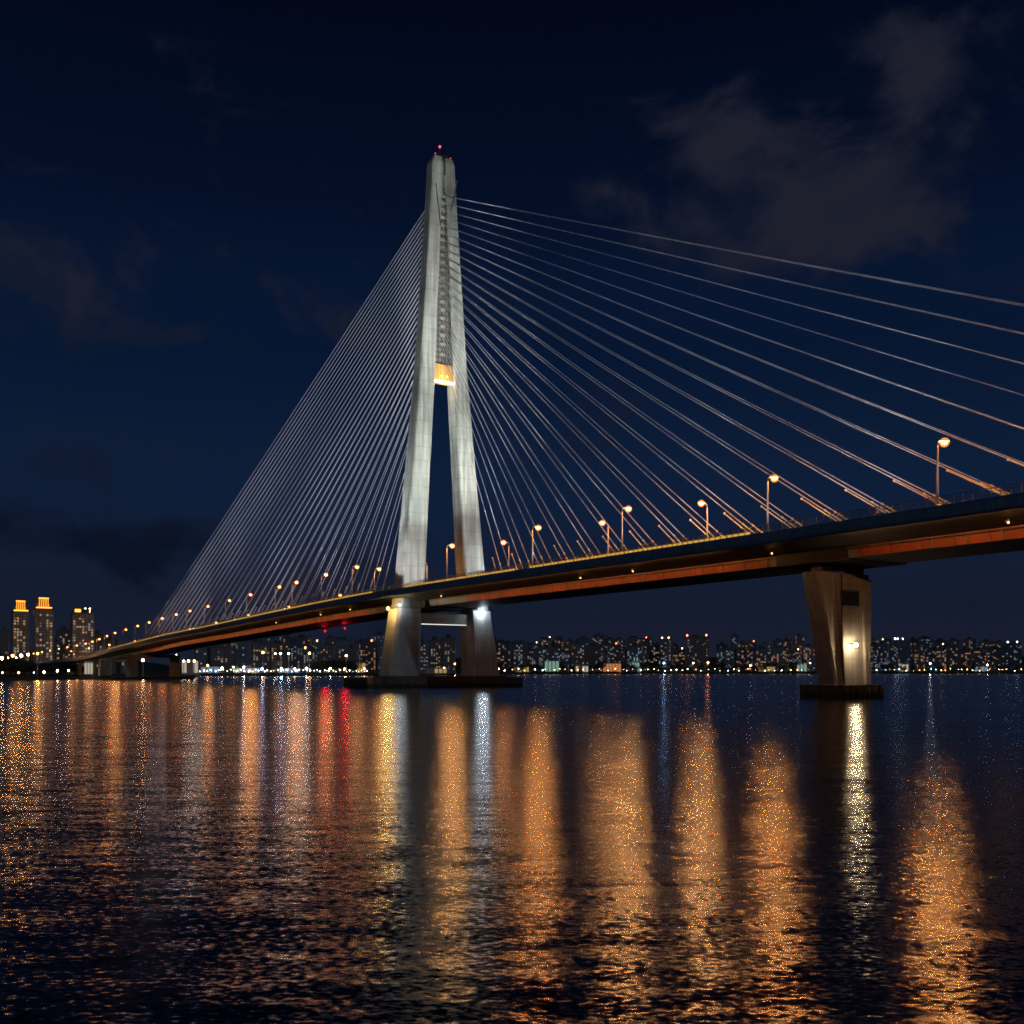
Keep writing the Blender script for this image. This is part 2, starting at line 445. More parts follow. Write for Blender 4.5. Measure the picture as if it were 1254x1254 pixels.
# railings
for side, nm in ((-1, 'railing'), (1, 'railing')):
    r_ = MB()
    for a, c in zip(S[:-1], S[1:]):
        ua, uc = side * (20 * narrow(a) - .2), side * (20 * narrow(c) - .2)
        for hh, t in ((.35, .07), (.65, .07), (.95, .07), (1.35, .13)):
            r_.bar((ua, a, zd(a) + hh), (uc, c, zd(c) + hh), t, t)
    s = -458
    while s < 1190:
        u = side * (20 * narrow(s) - .2)
        r_.box(u - .06, u + .06, s - .07, s + .07, zd(s), zd(s) + 1.32)
        s += 1.5 if s < 480 else 4.4
    r_.build(nm, M['rail'], deck)
sv = MB()
for a, c in zip(S[:-1], S[1:]):
    if -460 <= a < 340: sv.bar((-8.75, a, zd(a) - 3.15), (-8.75, c, zd(c) - 3.15), .22, .22)
sv.build('service_pipe', M['cap_dark'], deck)
# golden light band behind the near railing, by the pylon
for s0, s1 in ((-150, -78), (-72, -16), (10, 400)):
    gs = MB()
    for s in range(s0, s1, 6):
        gs.bar((-19.45, s, zd(s) + .38), (-19.45, s + 5.6, zd(s + 5.6) + .38), .10, .36)
    gs.build('light_strip', M['gold_strip'], deck)
# added unseen amber strips behind the soffit drip edge, to light the web
def wash(s0, s1):
    s = s0; ws = MB()
    while s < s1:
        e = min(s + 6, s1) - .4
        za, zc = zd(s) - 1.98, zd(e) - 1.98
        ws.face([(-19.42, s, za - .09), (-19.42, e, zc - .09), (-19.42, e, zc + .09), (-19.42, s, za + .09)])
        s += 6
    ws.build('light_strip', M['amber_fill'], deck)
wash(-400, -168); wash(-142, -32); wash(38, 345)
# diaphragm blocks over the piers
dg = MB()
dg.box(-8.9, 8.9, -163, -147, zd(-155) - 5.0, zd(-155) - 2.86)
dg.build('diaphragm', M['soffit'], bridge)
dg = MB()
dg.box(-9.6, 9.6, -7, 7, zd(0) - 5.2, zd(0) - 2.86)
dg.build('diaphragm', M['soffit'], bridge)

# ---- pylon legs
LEG = [(24.9, 12.1, 8.2, 7.0), (30, 11.6, 7.9, 6.6), (65, 8.85, 6.5, 5.8), (100, 6.05, 5.3, 5.2), (150, 3.05, 4.05, 4.7), (167.6, 2.05, 3.95, 4.5), (169.4, 1.95, 3.1, 3.7)]
for side in (-1, 1):
    l = MB(); rings = []
    for z, c, wd, dp in LEG:
        c *= side; a, e = c - wd / 2, c + wd / 2; ch = .45
        rings.append([(a + ch, -dp/2, z), (e - ch, -dp/2, z), (e, -dp/2 + ch, z), (e, dp/2 - ch, z), (e - ch, dp/2, z), (a + ch, dp/2, z), (a, dp/2 - ch, z), (a, -dp/2 + ch, z)])
    l.loft(rings)
    leg = l.build('pylon_leg', M['concrete'], bridge)
    c = MB()      # pier column under the deck
    rings = []
    for z, cc, wd, dp in ((2.9, 14.9, 10.8, 9.2), (6.0, 14.7, 10.2, 8.8), (24.6, 13.0, 8.2, 7.6)):
        cc *= side; a, e = cc - wd / 2, cc + wd / 2; ch = .9
        rings.append([(a + ch, -dp/2, z), (e - ch, -dp/2, z), (e, -dp/2 + ch, z), (e, dp/2 - ch, z), (e - ch, dp/2, z), (a + ch, dp/2, z), (a, dp/2 - ch, z), (a, -dp/2 + ch, z)])
    c.loft(rings)
    c.build('pier_column', M['pier_concrete'], bridge)
st = MB(); st.box(-9.3, 9.3, -2.7, 2.7, 20.0, 23.3)
strut = st.build('cross_strut', M['pier_concrete'], bridge, bevel=.15)
sl = MB(); sl.box(-8.2, 8.2, -2.2, -1.9, 19.82, 19.97); sl.build('light_strip', M['white_strip'], strut)
# upper crossbeam with amber lights
cb = MB(); cb.box(-3.65, 3.65, -1.7, 1.7, 97.6, 103.2)
beam = cb.build('crossbeam', M['beam_amber'], bridge, bevel=.1)
bl = MB(); bl.box(-3.3, 3.3, -2.35, -1.75, 97.2, 97.55); bl.build('light_strip', M['warm_strip'], beam)
for u in (-.9, 1.1):
    k = MB(); k.ball((u, -2.15, 99.3), .28); k.build('beam_lamp', M['beam_lamp'], beam)
# anchorage wall between the legs above the beam
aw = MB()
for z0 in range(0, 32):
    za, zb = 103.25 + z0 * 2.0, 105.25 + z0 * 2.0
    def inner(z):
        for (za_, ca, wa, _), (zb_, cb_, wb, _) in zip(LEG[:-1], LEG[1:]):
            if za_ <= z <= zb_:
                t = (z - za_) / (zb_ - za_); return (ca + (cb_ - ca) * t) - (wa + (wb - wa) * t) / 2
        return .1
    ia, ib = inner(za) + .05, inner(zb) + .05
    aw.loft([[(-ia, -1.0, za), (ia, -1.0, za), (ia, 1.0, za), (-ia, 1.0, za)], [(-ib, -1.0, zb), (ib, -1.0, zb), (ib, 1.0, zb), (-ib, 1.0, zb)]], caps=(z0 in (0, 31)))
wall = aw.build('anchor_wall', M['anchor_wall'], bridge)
# cap, mast and beacons
tp = MB(); tp.box(-3.0, 3.0, -1.5, 1.5, 169.42, 169.9); tp.box(-1.6, 1.8, -1.1, 1.1, 169.9, 170.8); tp.box(-.35, .35, -2.6, -2.26, 163.5, 168.2)
top = tp.build('pylon_cap', M['cap_dark'], bridge)
ms = MB(); ms.tube([(-.4, 0, 170.8), (-.4, 0, 173.2)], .14, 6, r1=.09); ms.box(-1.2, .4, -.05, .05, 171.6, 171.72); ms.build('mast', M['steel'], top)
for p, r in (((-.4, 0, 173.5), .34), ((-2.8, -1.3, 170.1), .18), ((2.8, -1.3, 170.1), .18)):
    k = MB(); k.ball(p, r); k.build('beacon', M['beacon_red'] if r > .3 else M['red_soft'], top)
bars = MB()     # dark slanting bars on the front face of the upper legs
for (u0, u1, z0, z1) in ((2.4, 4.6, 153, 163), (-1.6, -3.3, 147, 160)):
    bars.bar((u0, -2.62, z0), (u1, -2.52, z1), .35, .2)
bars.build('dark_bar', M['cap_dark'], top)
# pile cap
pc = MB(); pc.box(-30, 26, -8.5, 8.5, -2.5, 3.0); pc.box(-21, 21, -6.5, 6.5, 3.0, 3.5)
for i in range(22):
    u = -29.5 + i * 2.565
    pc.box(u - .18, u + .18, -8.8, -8.5, -2, 2.6)
pc.build('pile_cap', M['wet_concrete'], bridge)

# ---- wall pier in the river, right
ps = -155.0
wp = MB()
def wring(z, a, e, dp, ch=.35): return [(a + ch, ps - dp/2, z), (e - ch, ps - dp/2, z), (e, ps - dp/2 + ch, z), (e, ps + dp/2 - ch, z), (e - ch, ps + dp/2, z), (a + ch, ps + dp/2, z), (a, ps + dp/2 - ch, z), (a, ps - dp/2 + ch, z)]
wp.loft([wring(2.4, -4.0, 5.7, 4.2), wring(14.0, -6.5, 5.6, 4.0), wring(22.2, -8.6, 6.0, 4.0), wring(23.6, -8.9, 6.3, 4.0)])
pier = wp.build('river_pier', M['pier_concrete'], bridge)
rp = MB()      # raised frame around the recessed face and its opening
f0 = ps - 2.0
rp.loft([[(-1.9, f0 - .62, 2.5), (-1.2, f0 - .62, 2.5), (-1.2, f0 - .05, 2.5), (-1.9, f0 - .05, 2.5)], [(-4.3, f0 - .42, 22.5), (-3.5, f0 - .42, 22.5), (-3.5, f0 + .12, 22.5), (-4.3, f0 + .12, 22.5)]])
rp.loft([[(4.3, f0 - .62, 2.5), (5.6, f0 - .62, 2.5), (5.6, f0 - .05, 2.5), (4.3, f0 - .05, 2.5)], [(3.6, f0 - .42, 22.5), (6.1, f0 - .42, 22.5), (6.1, f0 + .12, 22.5), (3.6, f0 + .12, 22.5)]])
rp.box(-4.0, 6.0, f0 - .40, f0 + .1, 20.4, 22.6)
rp.build('buttress', M['pier_concrete'], pier)
ld_ = MB()
for u in (4.75, 5.25): ld_.bar((u, f0 - .95, 2.5), (u, f0 - .75, 20.0), .07, .07)
for i in range(29): ld_.bar((4.75, f0 - .94 + i * .0066, 2.8 + i * .6), (5.25, f0 - .94 + i * .0066, 2.8 + i * .6), .05, .05)
ld_.build('ladder', M['steel'], pier)
dp_ = MB(); dp_.tube([(-2.9, f0 - .55, 23.4), (-2.9, f0 - .55, 12.0), (-2.3, f0 - .6, 4.0)], .13, 8); dp_.build('drain_pipe', M['housing'], pier)
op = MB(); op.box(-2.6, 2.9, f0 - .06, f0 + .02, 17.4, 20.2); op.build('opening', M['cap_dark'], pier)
fr = MB(); fr.box(-2.9, 3.2, f0 - .45, f0 + .02, 17.0, 17.4); fr.build('opening_sill', M['pier_concrete'], pier)
for u in (-5.5, 4.0):
    br_ = MB(); br_.box(u - 1.3, u + 1.3, ps - 1.3, ps + 1.3, 23.62, zd(ps) - 5.02)
    br_.build('bearing', M['cap_dark'], pier)
pc2 = MB(); pc2.box(-6.6, 7.4, ps - 4.2, ps + 4.2, -2.5, 2.4)
for i in range(8):
    u = -6.3 + i * 1.91
    pc2.box(u - .16, u + .16, ps - 4.45, ps - 4.2, -2, 2.0)
pc2.build('pile_cap', M['wet_concrete'], bridge)

# ---- piers at the far end of the main span and of the approach viaduct
for (s, us, wd, dp, zb) in ((365, (-13.2, 13.2), 5.0, 4.5, 1.6), (462, (-9, 9), 7.0, 5.0, 1.6)):
    fp = MB(); zt = zd(s) - 4.75 * dep(s) - .05
    for u in us:
        fp.loft([[(u - wd/2 * 1.15, s - dp/2, zb), (u + wd/2 * 1.15, s - dp/2, zb), (u + wd/2 * 1.15, s + dp/2, zb), (u - wd/2 * 1.15, s + dp/2, zb)],
                 [(u - wd/2, s - dp/2, zt - 2.02), (u + wd/2, s - dp/2, zt - 2.02), (u + wd/2, s + dp/2, zt - 2.02), (u - wd/2, s + dp/2, zt - 2.02)]])
    fp.box(us[0] - wd/2 - .3, us[1] + wd/2 + .3, s - dp/2 - .2, s + dp/2 + .2, zt - 2.0, zt)
    fp.build('end_pier', M['pier_concrete'], bridge)
    pc3 = MB(); pc3.box(us[0] - 11, us[1] + 11, s - 6, s + 6, -2.5, 1.6); pc3.build('pile_cap', M['wet_concrete'], bridge)
for s in (525, 580, 640, 700, 765, 830, 900, 970, 1050):
    ap = MB(); zt = zd(s) - 4.75 * dep(s) - .05
    ap.box(-6.5, 6.5, s - 1.3, s + 1.3, zt - 1.6, zt)
    for u in (-4.2, 4.2): ap.box(u - 1.2, u + 1.2, s - 1.0, s + 1.0, LZ - .2, zt - 1.62)
    ap.build('approach_pier', M['pier_concrete'], bridge)

# ---- stay cables: twin stays in one central plane
def stay(s_anchor, z_top, rad=.078):
    z0 = zd(s_anchor) + .3
    sg = -1 if s_anchor < 0 else 1
    c = MB(); ends = []
    for u in (-1, 1):
        a = Vector((u * 1.55, s_anchor, z0)); t = Vector((u * .42, sg * 1.02, z_top))
        L_ = (t - a).length
        pts = []
        for i in range(9):
            k = i / 8
            p = a.lerp(t, k); p.z -= 4 * k * (1 - k) * (L_ * L_ / 90000.0) * .45
            pts.append(p)
        c.tube(pts, rad, 6)
        ends.append((a, t))
    o = c.build('stay_cable', M['cable'], bridge, smooth=True)
    g_ = MB()
    for a, t in ends:
        dn = (t - a).normalized(); ln = min(13.0, 5 + abs(s_anchor) * .03)
        g_.tube([a, a + dn * ln], .135, 8)
        g_.tube([a + dn * ln, a + dn * (ln + .4)], .2, 8)
    a, t = ends[0]; dn = (t - a).normalized(); off = Vector((-2.0, 0, 0))
    ln = min(17.0, 6 + abs(s_anchor) * .055)
    g_.tube([a + off, a + off + dn * ln], .11, 8); g_.ball(a + off + dn * ln, .26)
    g_.build('guide_pipe', M['pipe'], o, smooth=True)
    k = MB()
    for a, t in ends:
        k.box(t.x - .34, t.x + .34, t.y - .4, t.y + .4, t.z - .5, t.z + .4)
    k.build('anchor_head', M['anchor'], wall)
NRr = 21
for k in range(NRr):
    stay(-(40 + 11 * k), 106.5 + 51.0 * (k / (NRr - 1)) ** .92)
NL = 31
for k in range(NL):
    stay(48 + 355 * k / (NL - 1), 105.5 + 54.5 * (k / (NL - 1)) ** .9, .105 + .035 * k / (NL - 1))

# ------------------------------------------------------------------ bridge lamps
def lamp_proto(name, hgt, arm, bulb_m, r):
    root = empty(name)
    p = MB(); p.tube([(0, 0, 0), (0, 0, hgt * .5), (0, 0, hgt - .9)], .19, 8, r1=.12); p.box(-.28, .28, -.28, .28, 0, .35)
    link('pole', p.mesh('pole', M['steel'], True), root)
    a = MB(); a.tube([(0, 0, hgt - .9), (.08 * arm, 0, hgt - .25), (.35 * arm, 0, hgt + .05), (.8 * arm, 0, hgt + .12)], .085, 6)
    link('arm', a.mesh('arm', M['steel'], True), root)
    hd = MB(); hd.loft([[(.7 * arm, -.22, hgt), (1.35 * arm, -.28, hgt), (1.35 * arm, .28, hgt), (.7 * arm, .22, hgt)], [(.72 * arm, -.14, hgt + .26), (1.25 * arm, -.2, hgt + .3), (1.25 * arm, .2, hgt + .3), (.72 * arm, .14, hgt + .26)]])
    ho_ = link('lamp_head', hd.mesh('lamp_head', M['housing']), root)
    hd2 = MB(); cxx = 1.04 * arm  # dish added to keep the lamp's light off the stays above
    hd2.loft([[(cxx + .80 * math.cos(q_ * math.pi / 6), .80 * math.sin(q_ * math.pi / 6), hgt + .02) for q_ in range(12)], [(cxx + .35 * math.cos(q_ * math.pi / 6), .35 * math.sin(q_ * math.pi / 6), hgt + .24) for q_ in range(12)]], caps=False)
    link('shade_dish', hd2.mesh('shade_dish', M['steel']), ho_)
    bb = MB(); bb.ball((1.04 * arm, 0, hgt - .12), r, sub=1, sz=.8)
    link('bulb', bb.mesh('bulb', M[bulb_m], True), ho_)
    gb = MB(); gb.ball((1.04 * arm, 0, hgt - .12), .74, sub=2)  # see-through glowing shell added to stand in for the lamp's halo
    link('halo_shell', gb.mesh('halo_shell', M['halo_shell'], True), ho_)
    lamp_light(ho_, bulb_m, (1.04 * arm, 0, hgt - .2), .34)
    return root

protos = {}
def bridge_lamp(s, u, arm_sign, bulb, label):
    key = bulb
    if key not in protos:
        protos[key] = lamp_proto('street_lamp', 10.2, 1.7, bulb, .48); o = protos[key]
    else:
        o = copy_tree(protos[key])
    o.location = loc(u, s, zd(s))
    o.rotation_euler = (0, 0, TH + (0 if arm_sign > 0 else math.pi))
    tag(o, label, 'street lamp', 'street lamps on the bridge')
near_right = [-37, -79, -113, -154, -188, -224, -262]
for i, s in enumerate(near_right):
    bridge_lamp(s, -19.1, 1, ('sodium_pale', 'sodium', 'sodium_pale', 'sodium', 'sodium', 'sodium', 'sodium')[i],
                f'orange street lamp on the near railing, {ORD[i]} to the right of the pylon')
near_left = [26, 52, 80, 98, 132, 160, 192, 222, 247, 275, 303, 330, 360, 390, 420, 455, 490, 525, 560, 600, 640, 685, 730, 780]
for i, s in enumerate(near_left):
    bridge_lamp(s, -19.1 * narrow(s), 1, {26: 'sodium_soft', 52: 'sodium_soft', 80: 'sodium_peach', 132: 'sodium_strong', 192: 'sodium_soft', 390: 'sodium_strong'}.get(s, 'sodium_far'),
                f'orange street lamp on the near railing, {ORD[i]} to the left of the pylon')
bridge_lamp(28, -10.0, 1, 'sodium_soft', 'orange street lamp in the deck middle just left of the near pylon leg')
mid = [5.6, -51, -94, -127]
for i, s in enumerate(mid):
    bridge_lamp(s, -2.0 if i == 0 else -7.5, -1, 'sodium_pale' if i == 3 else 'sodium_soft',
                f'orange street lamp in the deck middle, arm leftward, {ORD[i]} right of the near pylon leg')
far_left = [60, 118, 178, 236, 292, 345, 405, 470, 540, 620, 700]
for i, s in enumerate(far_left):
    bridge_lamp(s, 19.0 * narrow(s), -1, 'sodium_soft', f'orange street lamp on the far railing behind the stays, {ORD[i]} left of the pylon')

# small lamps under the deck overhang
up = None
ulist = [(-196, 'right of the river pier, nearest it'), (-150, 'above the left face of the river pier'), (-110, 'second left of the river pier'),
         (-91, 'third left of the river pier'), (-24, 'just right of the pylon'), (40, 'first left of the pylon'), (66, 'second left of the pylon'),
         (112, 'third left of the pylon')]
for i, (s, wh) in enumerate(ulist):
    if up is None:
        up = empty('underdeck_lamp')
        k = MB(); k.box(-.3, .3, -.3, .3, -.1, .14); k.box(-.08, .08, -.08, .08, .14, .5); link('lamp_housing', k.mesh('lamp_housing', M['housing']), up)
        k = MB(); k.ball((0, 0, -.22), .17, sz=.7); link('bulb', k.mesh('bulb', M['under_warm'], True), up); lamp_light(up, 'under_warm', (0, 0, -.22), .15)
        o = up
    else: o = copy_tree(up)
    o.location = loc(-13.5, s, zd(s) - 2.32 - .48); o.rotation_euler = (0, 0, TH)
    tag(o, f'small warm lamp under the deck overhang, {wh}', 'lamp', 'lamps under the deck overhang')

# red navigation lights under the span
for i, (s, wh) in enumerate(((88, 'right'), (108, 'left'))):
    root = empty('navigation_light', loc(6.0, s, zd(s) - 4.75), TH, f'red navigation light below the span left of the pylon, the {wh} of two', 'light', 'red navigation lights')
    k = MB(); k.box(-.25, .25, -.25, .25, -1.25, 0); k.build('bracket', M['housing'], root)
    k = MB(); k.ball((0, 0, -1.6), .34); k.build('bulb', M['red'], root); k = MB(); k.tube([(0, 0, -1.3), (0, 0, -1.2)], 1.1, 12); k.build('shade', M['housing'], root); lamp_light(root, 'red', (0, 0, -1.6), .33)

# ------------------------------------------------------------------ floodlights
def flood(u, s, z, target, power, col, ang, label, lens='lens_white', vis=True, blend=.6):
    """a floodlight: yoke, housing and glass, with the spot lamp it carries"""
    p = loc(u, s, z); t = loc(*target); dn = (t - p).normalized()
    root = empty('floodlight', p, 0, label, 'floodlight', 'floodlights on the bridge')
    y = MB(); y.box(-.3, .3, -.3, .3, -.1, .06); y.bar((-.28, 0, .06), (-.28, 0, .75), .08, .1); y.bar((.28, 0, .06), (.28, 0, .75), .08, .1)
    y.build('yoke', M['housing'], root)
    rot = dn.to_track_quat('Z', 'Y').to_matrix()
    hb = MB(); c0 = Vector((0, 0, .62))
    rings = []
    for zz, rr in ((-.3, .16), (-.1, .26), (.2, .34)):
        rings.append([c0 + rot @ Vector((rr * math.cos(a * math.pi / 5), rr * math.sin(a * math.pi / 5), zz)) for a in range(10)])
    hb.loft(rings); hb.build('housing', M['housing'], root)
    lb = MB()
    lb.face([c0 + rot @ Vector((.30 * math.cos(a * math.pi / 5), .30 * math.sin(a * math.pi / 5), .215)) for a in range(10)])
    lb.build('glass', lensm, root)
    ld = bpy.data.lights.new('floodlight_beam', 'SPOT'); ld.energy = power; ld.color = col; ld.spot_size = R(ang); ld.spot_blend = blend; ld.shadow_soft_size = .3
    lo = bpy.data.objects.new('floodlight_beam', ld); COL.objects.link(lo); lo.parent = root
    lo.location = c0 + dn * .55
    lo.rotation_euler = dn.to_track_quat('-Z', 'Y').to_euler()
lensm = glow('flood_glass', (.9, .97, 1), 12, 'NONE')
COOL = (.90, 1.0, .93); WHITE = (.92, .96, 1.0); WARM = (1, .78, .55)
K = 1000.0
flood(-15.5, -48, 30.8, (-8, -2.5, 88), 245*K, COOL, 62, 'floodlight on the deck right of the pylon, aimed up the near leg')
flood(13.5, -48, 30.8, (7, -2.5, 95), 205*K, (1, .95, .88), 60, 'floodlight on the deck right of the pylon, aimed up the far leg')
flood(-19.0, -1.0, 30.2, (-9.0, -1, 92), 42*K, WHITE, 80, 'floodlight at the foot of the near pylon leg, on the outer edge of the deck')
flood(-19.3, 9.0, 30.2, (-6.5, 0, 112), 450*K, WHITE, 40, 'floodlight on the outer deck edge just left of the near pylon leg', blend=1)
flood(18.3, -6.0, 30.2, (8.5, -3.0, 80), 22*K, WHITE, 70, 'floodlight at the foot of the far pylon leg, on the far edge of the deck')
flood(-13.0, -24, 30.3, (-11.5, -3, 42), 32*K, WHITE, 66, 'floodlight close in front of the near pylon leg')
flood(-18.0, -80, 30.4, (0, -2, 142), 800*K, (1, .98, .92), 34, 'floodlight in the median right of the pylon, aimed at the pylon head')
flood(12.0, -24, 30.3, (11, -3, 42), 26*K, WHITE, 66, 'floodlight close in front of the far pylon leg')
for i, (s, pw, ts, tz) in enumerate(((34, 55, 30, 110), (92, 72, 60, 105), (152, 74, 105, 95), (215, 80, 150, 85), (285, 75, 215, 70), (355, 70, 290, 48))):
    flood(-17.5, s, zd(s) + .2, (0, ts, tz), pw*K, (.86, .90, 1.0), 120, f'floodlight behind the near railing lighting the left stays, {ORD[i]} left of the pylon', blend=1)
for i, (s, pw, ts, tz) in enumerate(((-32, 20, -26, 105), (-82, 30, -50, 105), (-128, 34, -85, 100), (-176, 38, -120, 95), (-230, 40, -165, 85))):
    flood(-17.5, s, zd(s) + .2, (0, ts, tz), pw*K, (.90, .93, 1.0), 120, f'floodlight behind the near railing lighting the right stays, {ORD[i]} right of the pylon', blend=1)

# bulkhead lights on the piers
def wall_light(p, bulb, r, label, cat='wall light', bracket=(0, .6, 0)):
    root = empty('wall_light', p, TH, label, cat)
    k = MB(); k.bar((0, 0, .1), bracket, .16, .16); k.box(-.35, .35, -.3, .3, r + .02, r + .2); k.build('bracket', M['housing'], root)
    k = MB(); k.ball((0, 0, 0), r, sub=2); k.build('bulb', M[bulb], root, smooth=True); lamp_light(root, bulb, (0, 0, 0), r * .9)
wall_light(loc(-.2, ps - 3.7, 10.0), 'lens_warm', .40, 'glaring warm light on the face of the river pier', bracket=(0, 1.7, .3))
wall_light(loc(-19.6, -1.5, 24.4), 'lens_gold', .42, 'golden white light on the outer side of the near pier column under the deck', bracket=(2.2, 0, 0))
wall_light(loc(-17.6, -5.2, 25.4), 'lens_dim', .34, 'white light high on the front of the near pier column under the deck', bracket=(1.4, 1.4, 0))
wall_light(loc(12.6, -5.2, 24.2), 'lens_white', .44, 'bluish white light at the top of the far pier column', bracket=(0, 1.6, 0))

# lamp on a pole standing on the river pier's footing
root = empty('pole_lamp', loc(6.9, ps - .6, 2.4), TH, 'warm lamp on a short grey pole behind the river pier', 'lamp')
k = MB(); k.tube([(0, 0, 0), (0, 0, 7.6)], .16, 8, r1=.1); k.build('pole', M['steel'], root)
k = MB(); k.box(-.3, .3, -.3, .3, 8.15, 8.35); k.build('lamp_head', M['housing'], root)
k = MB(); k.ball((0, 0, 7.85), .3, sub=2); k.build('bulb', M['lens_warm'], root, smooth=True); lamp_light(root, 'lens_warm', (0, 0, 7.85), .28)

# ------------------------------------------------------------------ buildings
def win_mesh(w_, h_, mat):
    k = MB(); k.box(-w_/2, w_/2, -.06, .05, -h_/2, h_/2); return k.mesh('window', mat)
WMESH = {}
def wm(w_, h_, i):
    key = (w_, h_, i)
    if key not in WMESH: WMESH[key] = win_mesh(w_, h_, WIN[i])
    return WMESH[key]

def block(name, px, Y, wpx, top_py, depth, mat, label, group, pal, lit=.3, ww=2.3, wh=2.0, step=3.4, fl=3.0, rot=None, roof=None, maxw=40, cat='apartment block', base_z=LZ, setback=None):
    x = at(px, Y); hgt = CAMZ + (HY - top_py) / F * Y - base_z; wd = wpx / F * Y
    rz = -math.atan2(x.x, Y) + (rnd.uniform(-.22, .22) if rot is None else rot)
    root = empty(name, (x.x, Y + depth / 2, base_z), rz, label, cat, group)
    k = MB(); k.box(-wd/2, wd/2, -depth/2, depth/2, -.3, hgt)
    if setback:
        k.box(-wd/2 - .7, -wd/2 + wd * .22, -depth/2 - 1.6, -depth/2, -.3, hgt - 2.5)
        k.box(wd/2 - wd * .22, wd/2 + .7, -depth/2 - 1.6, -depth/2, -.3, hgt - 3.5)
    k.build('wall', mat, root)
    k = MB(); k.box(-wd/2 - .3, wd/2 + .3, -depth/2 - .3, depth/2 + .3, hgt, hgt + .9)
    k.box(-wd * .22, wd * .15, -depth * .25, depth * .25, hgt + .9, hgt + 4.2 + rnd.random() * 2); k.build('roof', M['roofing'], root)
    ncol = max(2, int((wd - 1.2) / step)); nrow = max(2, int((hgt - 8) / fl))
    cells = []
    for c in range(ncol):
        colp = lit * rnd.choice((.3, .7, 1.0, 1.6, 2.2))
        for r in range(nrow):
            if rnd.random() < colp: cells.append((c, r))
    rnd.shuffle(cells)
    fy = -depth/2 - .08
    for c, r in cells[:maxw]:
        o = link('window', wm(ww, wh, rnd.choice(pal)), root)
        xx = -wd/2 + (c + .5) * wd / ncol
        off = 1.6 if (setback and (xx < -wd/2 + wd * .22 or xx > wd/2 - wd * .22)) else 0
        o.location = (xx, fy - off, 7 + r * fl)
    for r in range(nrow):        # a few on the side that faces the river bend
        if rnd.random() < lit * .5 and maxw > 20:
            o = link('window', wm(ww, wh, rnd.choice(pal)), root); o.rotation_euler = (0, 0, math.pi / 2)
            o.location = (-wd/2 - .08 if x.x > 0 else wd/2 + .08, rnd.choice((-.25, .2)) * depth, 7 + r * fl)
    if roof:
        for xx, mk, r in roof:
            k = MB(); k.ball((xx * wd, -depth * .3, hgt + 1.9 + r), r); k.box(xx * wd - .15, xx * wd + .15, -depth * .3 - .15, -depth * .3 + .15, hgt + .9, hgt + 2.0)
            k.build('roof_light', M[mk], root)
    return root, wd, hgt

MIX = [0, 0, 4, 4, 5, 5, 2]; COOLP = [2, 3, 3, 4, 5]; AMB = [0, 1, 1, 4, 5]; BLU = [3, 3, 2, 2, 5]
FAC = ['fac_blue', 'fac_grey', 'fac_dark', 'fac_brown', 'fac_blue']

# -- three lit high rises on the left bank
def high_rise(px, Y, wpx, top_py, label, crown):
    root, wd, hgt = block('high_rise', px, Y, wpx, top_py, 22, M['tower_fac'], label, None, [0, 0, 4, 4, 2, 5], lit=.30, ww=1.9, wh=1.9, step=2.7, fl=2.9, rot=.10, maxw=62, cat='high rise', setback=True)
    if crown == 'gold':
        k = MB(); k.box(-wd * .36, wd * .36, -8, 8, hgt + .95, hgt + 6.5); k.box(-wd * .27, wd * .27, -7, 7, hgt + 6.5, hgt + 12.0)
        c = k.build('crown', M['crown'], root)
        k = MB()
        k.box(-wd * .47, wd * .47, -11.4, -10.8, hgt + 1.1, hgt + 2.3)
        k.box(-wd * .30, wd * .30, -8.4, -8.05, hgt + 11.2, hgt + 12.3)
        for i in range(5): k.box(-wd * .27 + i * wd * .13, -wd * .27 + i * wd * .13 + .35, -8.3, -8.05, hgt + 2.3, hgt + 11)
        k.build('light_strip', M['crown_strip'], c)
    else:
        k = MB(); k.box(-wd * .40, -wd * .06, -8, 4, hgt + .95, hgt + 5.2)
        c = k.build('crown', M['crown'], root)
        k = MB(); k.box(-wd * .38, -wd * .10, -8.5, -8.05, hgt + 1.4, hgt + 4.4); k.build('light_strip', M['crown_strip'], c)
        for xx in (.14, .36):
            k = MB(); k.ball((xx * wd, -4, hgt + 5.5), .9); k.tube([(xx * wd, -4, hgt + .9), (xx * wd, -4, hgt + 4.6)], .2); k.build('roof_light', M['roof_orange'], root)
    return root
high_rise(18, 1050, 17.2, 749.5, 'shorter of the two brown high rises with stepped golden lit crowns', 'gold')
high_rise(46.5, 1040, 19, 746, 'tallest high rise on the left bank, with a stepped golden lit crown', 'gold')
high_rise(95, 1060, 23.5, 751, 'flat topped high rise with one small golden roof box, right of the crowned pair', 'box')

# -- low blocks around them
GL = 'mid rise blocks on the left bank'
for i, (px, Y, wpx, top, pal, lab) in enumerate([
    (1, 1000, 8, 772, MIX, 'low block with a row of lit windows at the left edge of the picture'),
    (66, 1200, 11, 786, AMB, 'low reddish block between the crowned high rise and the flat topped one'),
    (116, 1250, 12, 777, MIX, 'dark mid rise block just right of the flat topped high rise'),
    (132, 1300, 14, 784, COOLP, 'dark low block behind the street lamps of the approach road'),
    (76, 1500, 16, 772, MIX, 'dark block set far back between the high rises'),
    (152, 1400, 13, 790, MIX, 'dark low block behind the end pier of the bridge')]):
    block('apartment_block', px, Y, wpx, top, 16, M['fac_brown'], lab, GL, pal, lit=.25, maxw=25)

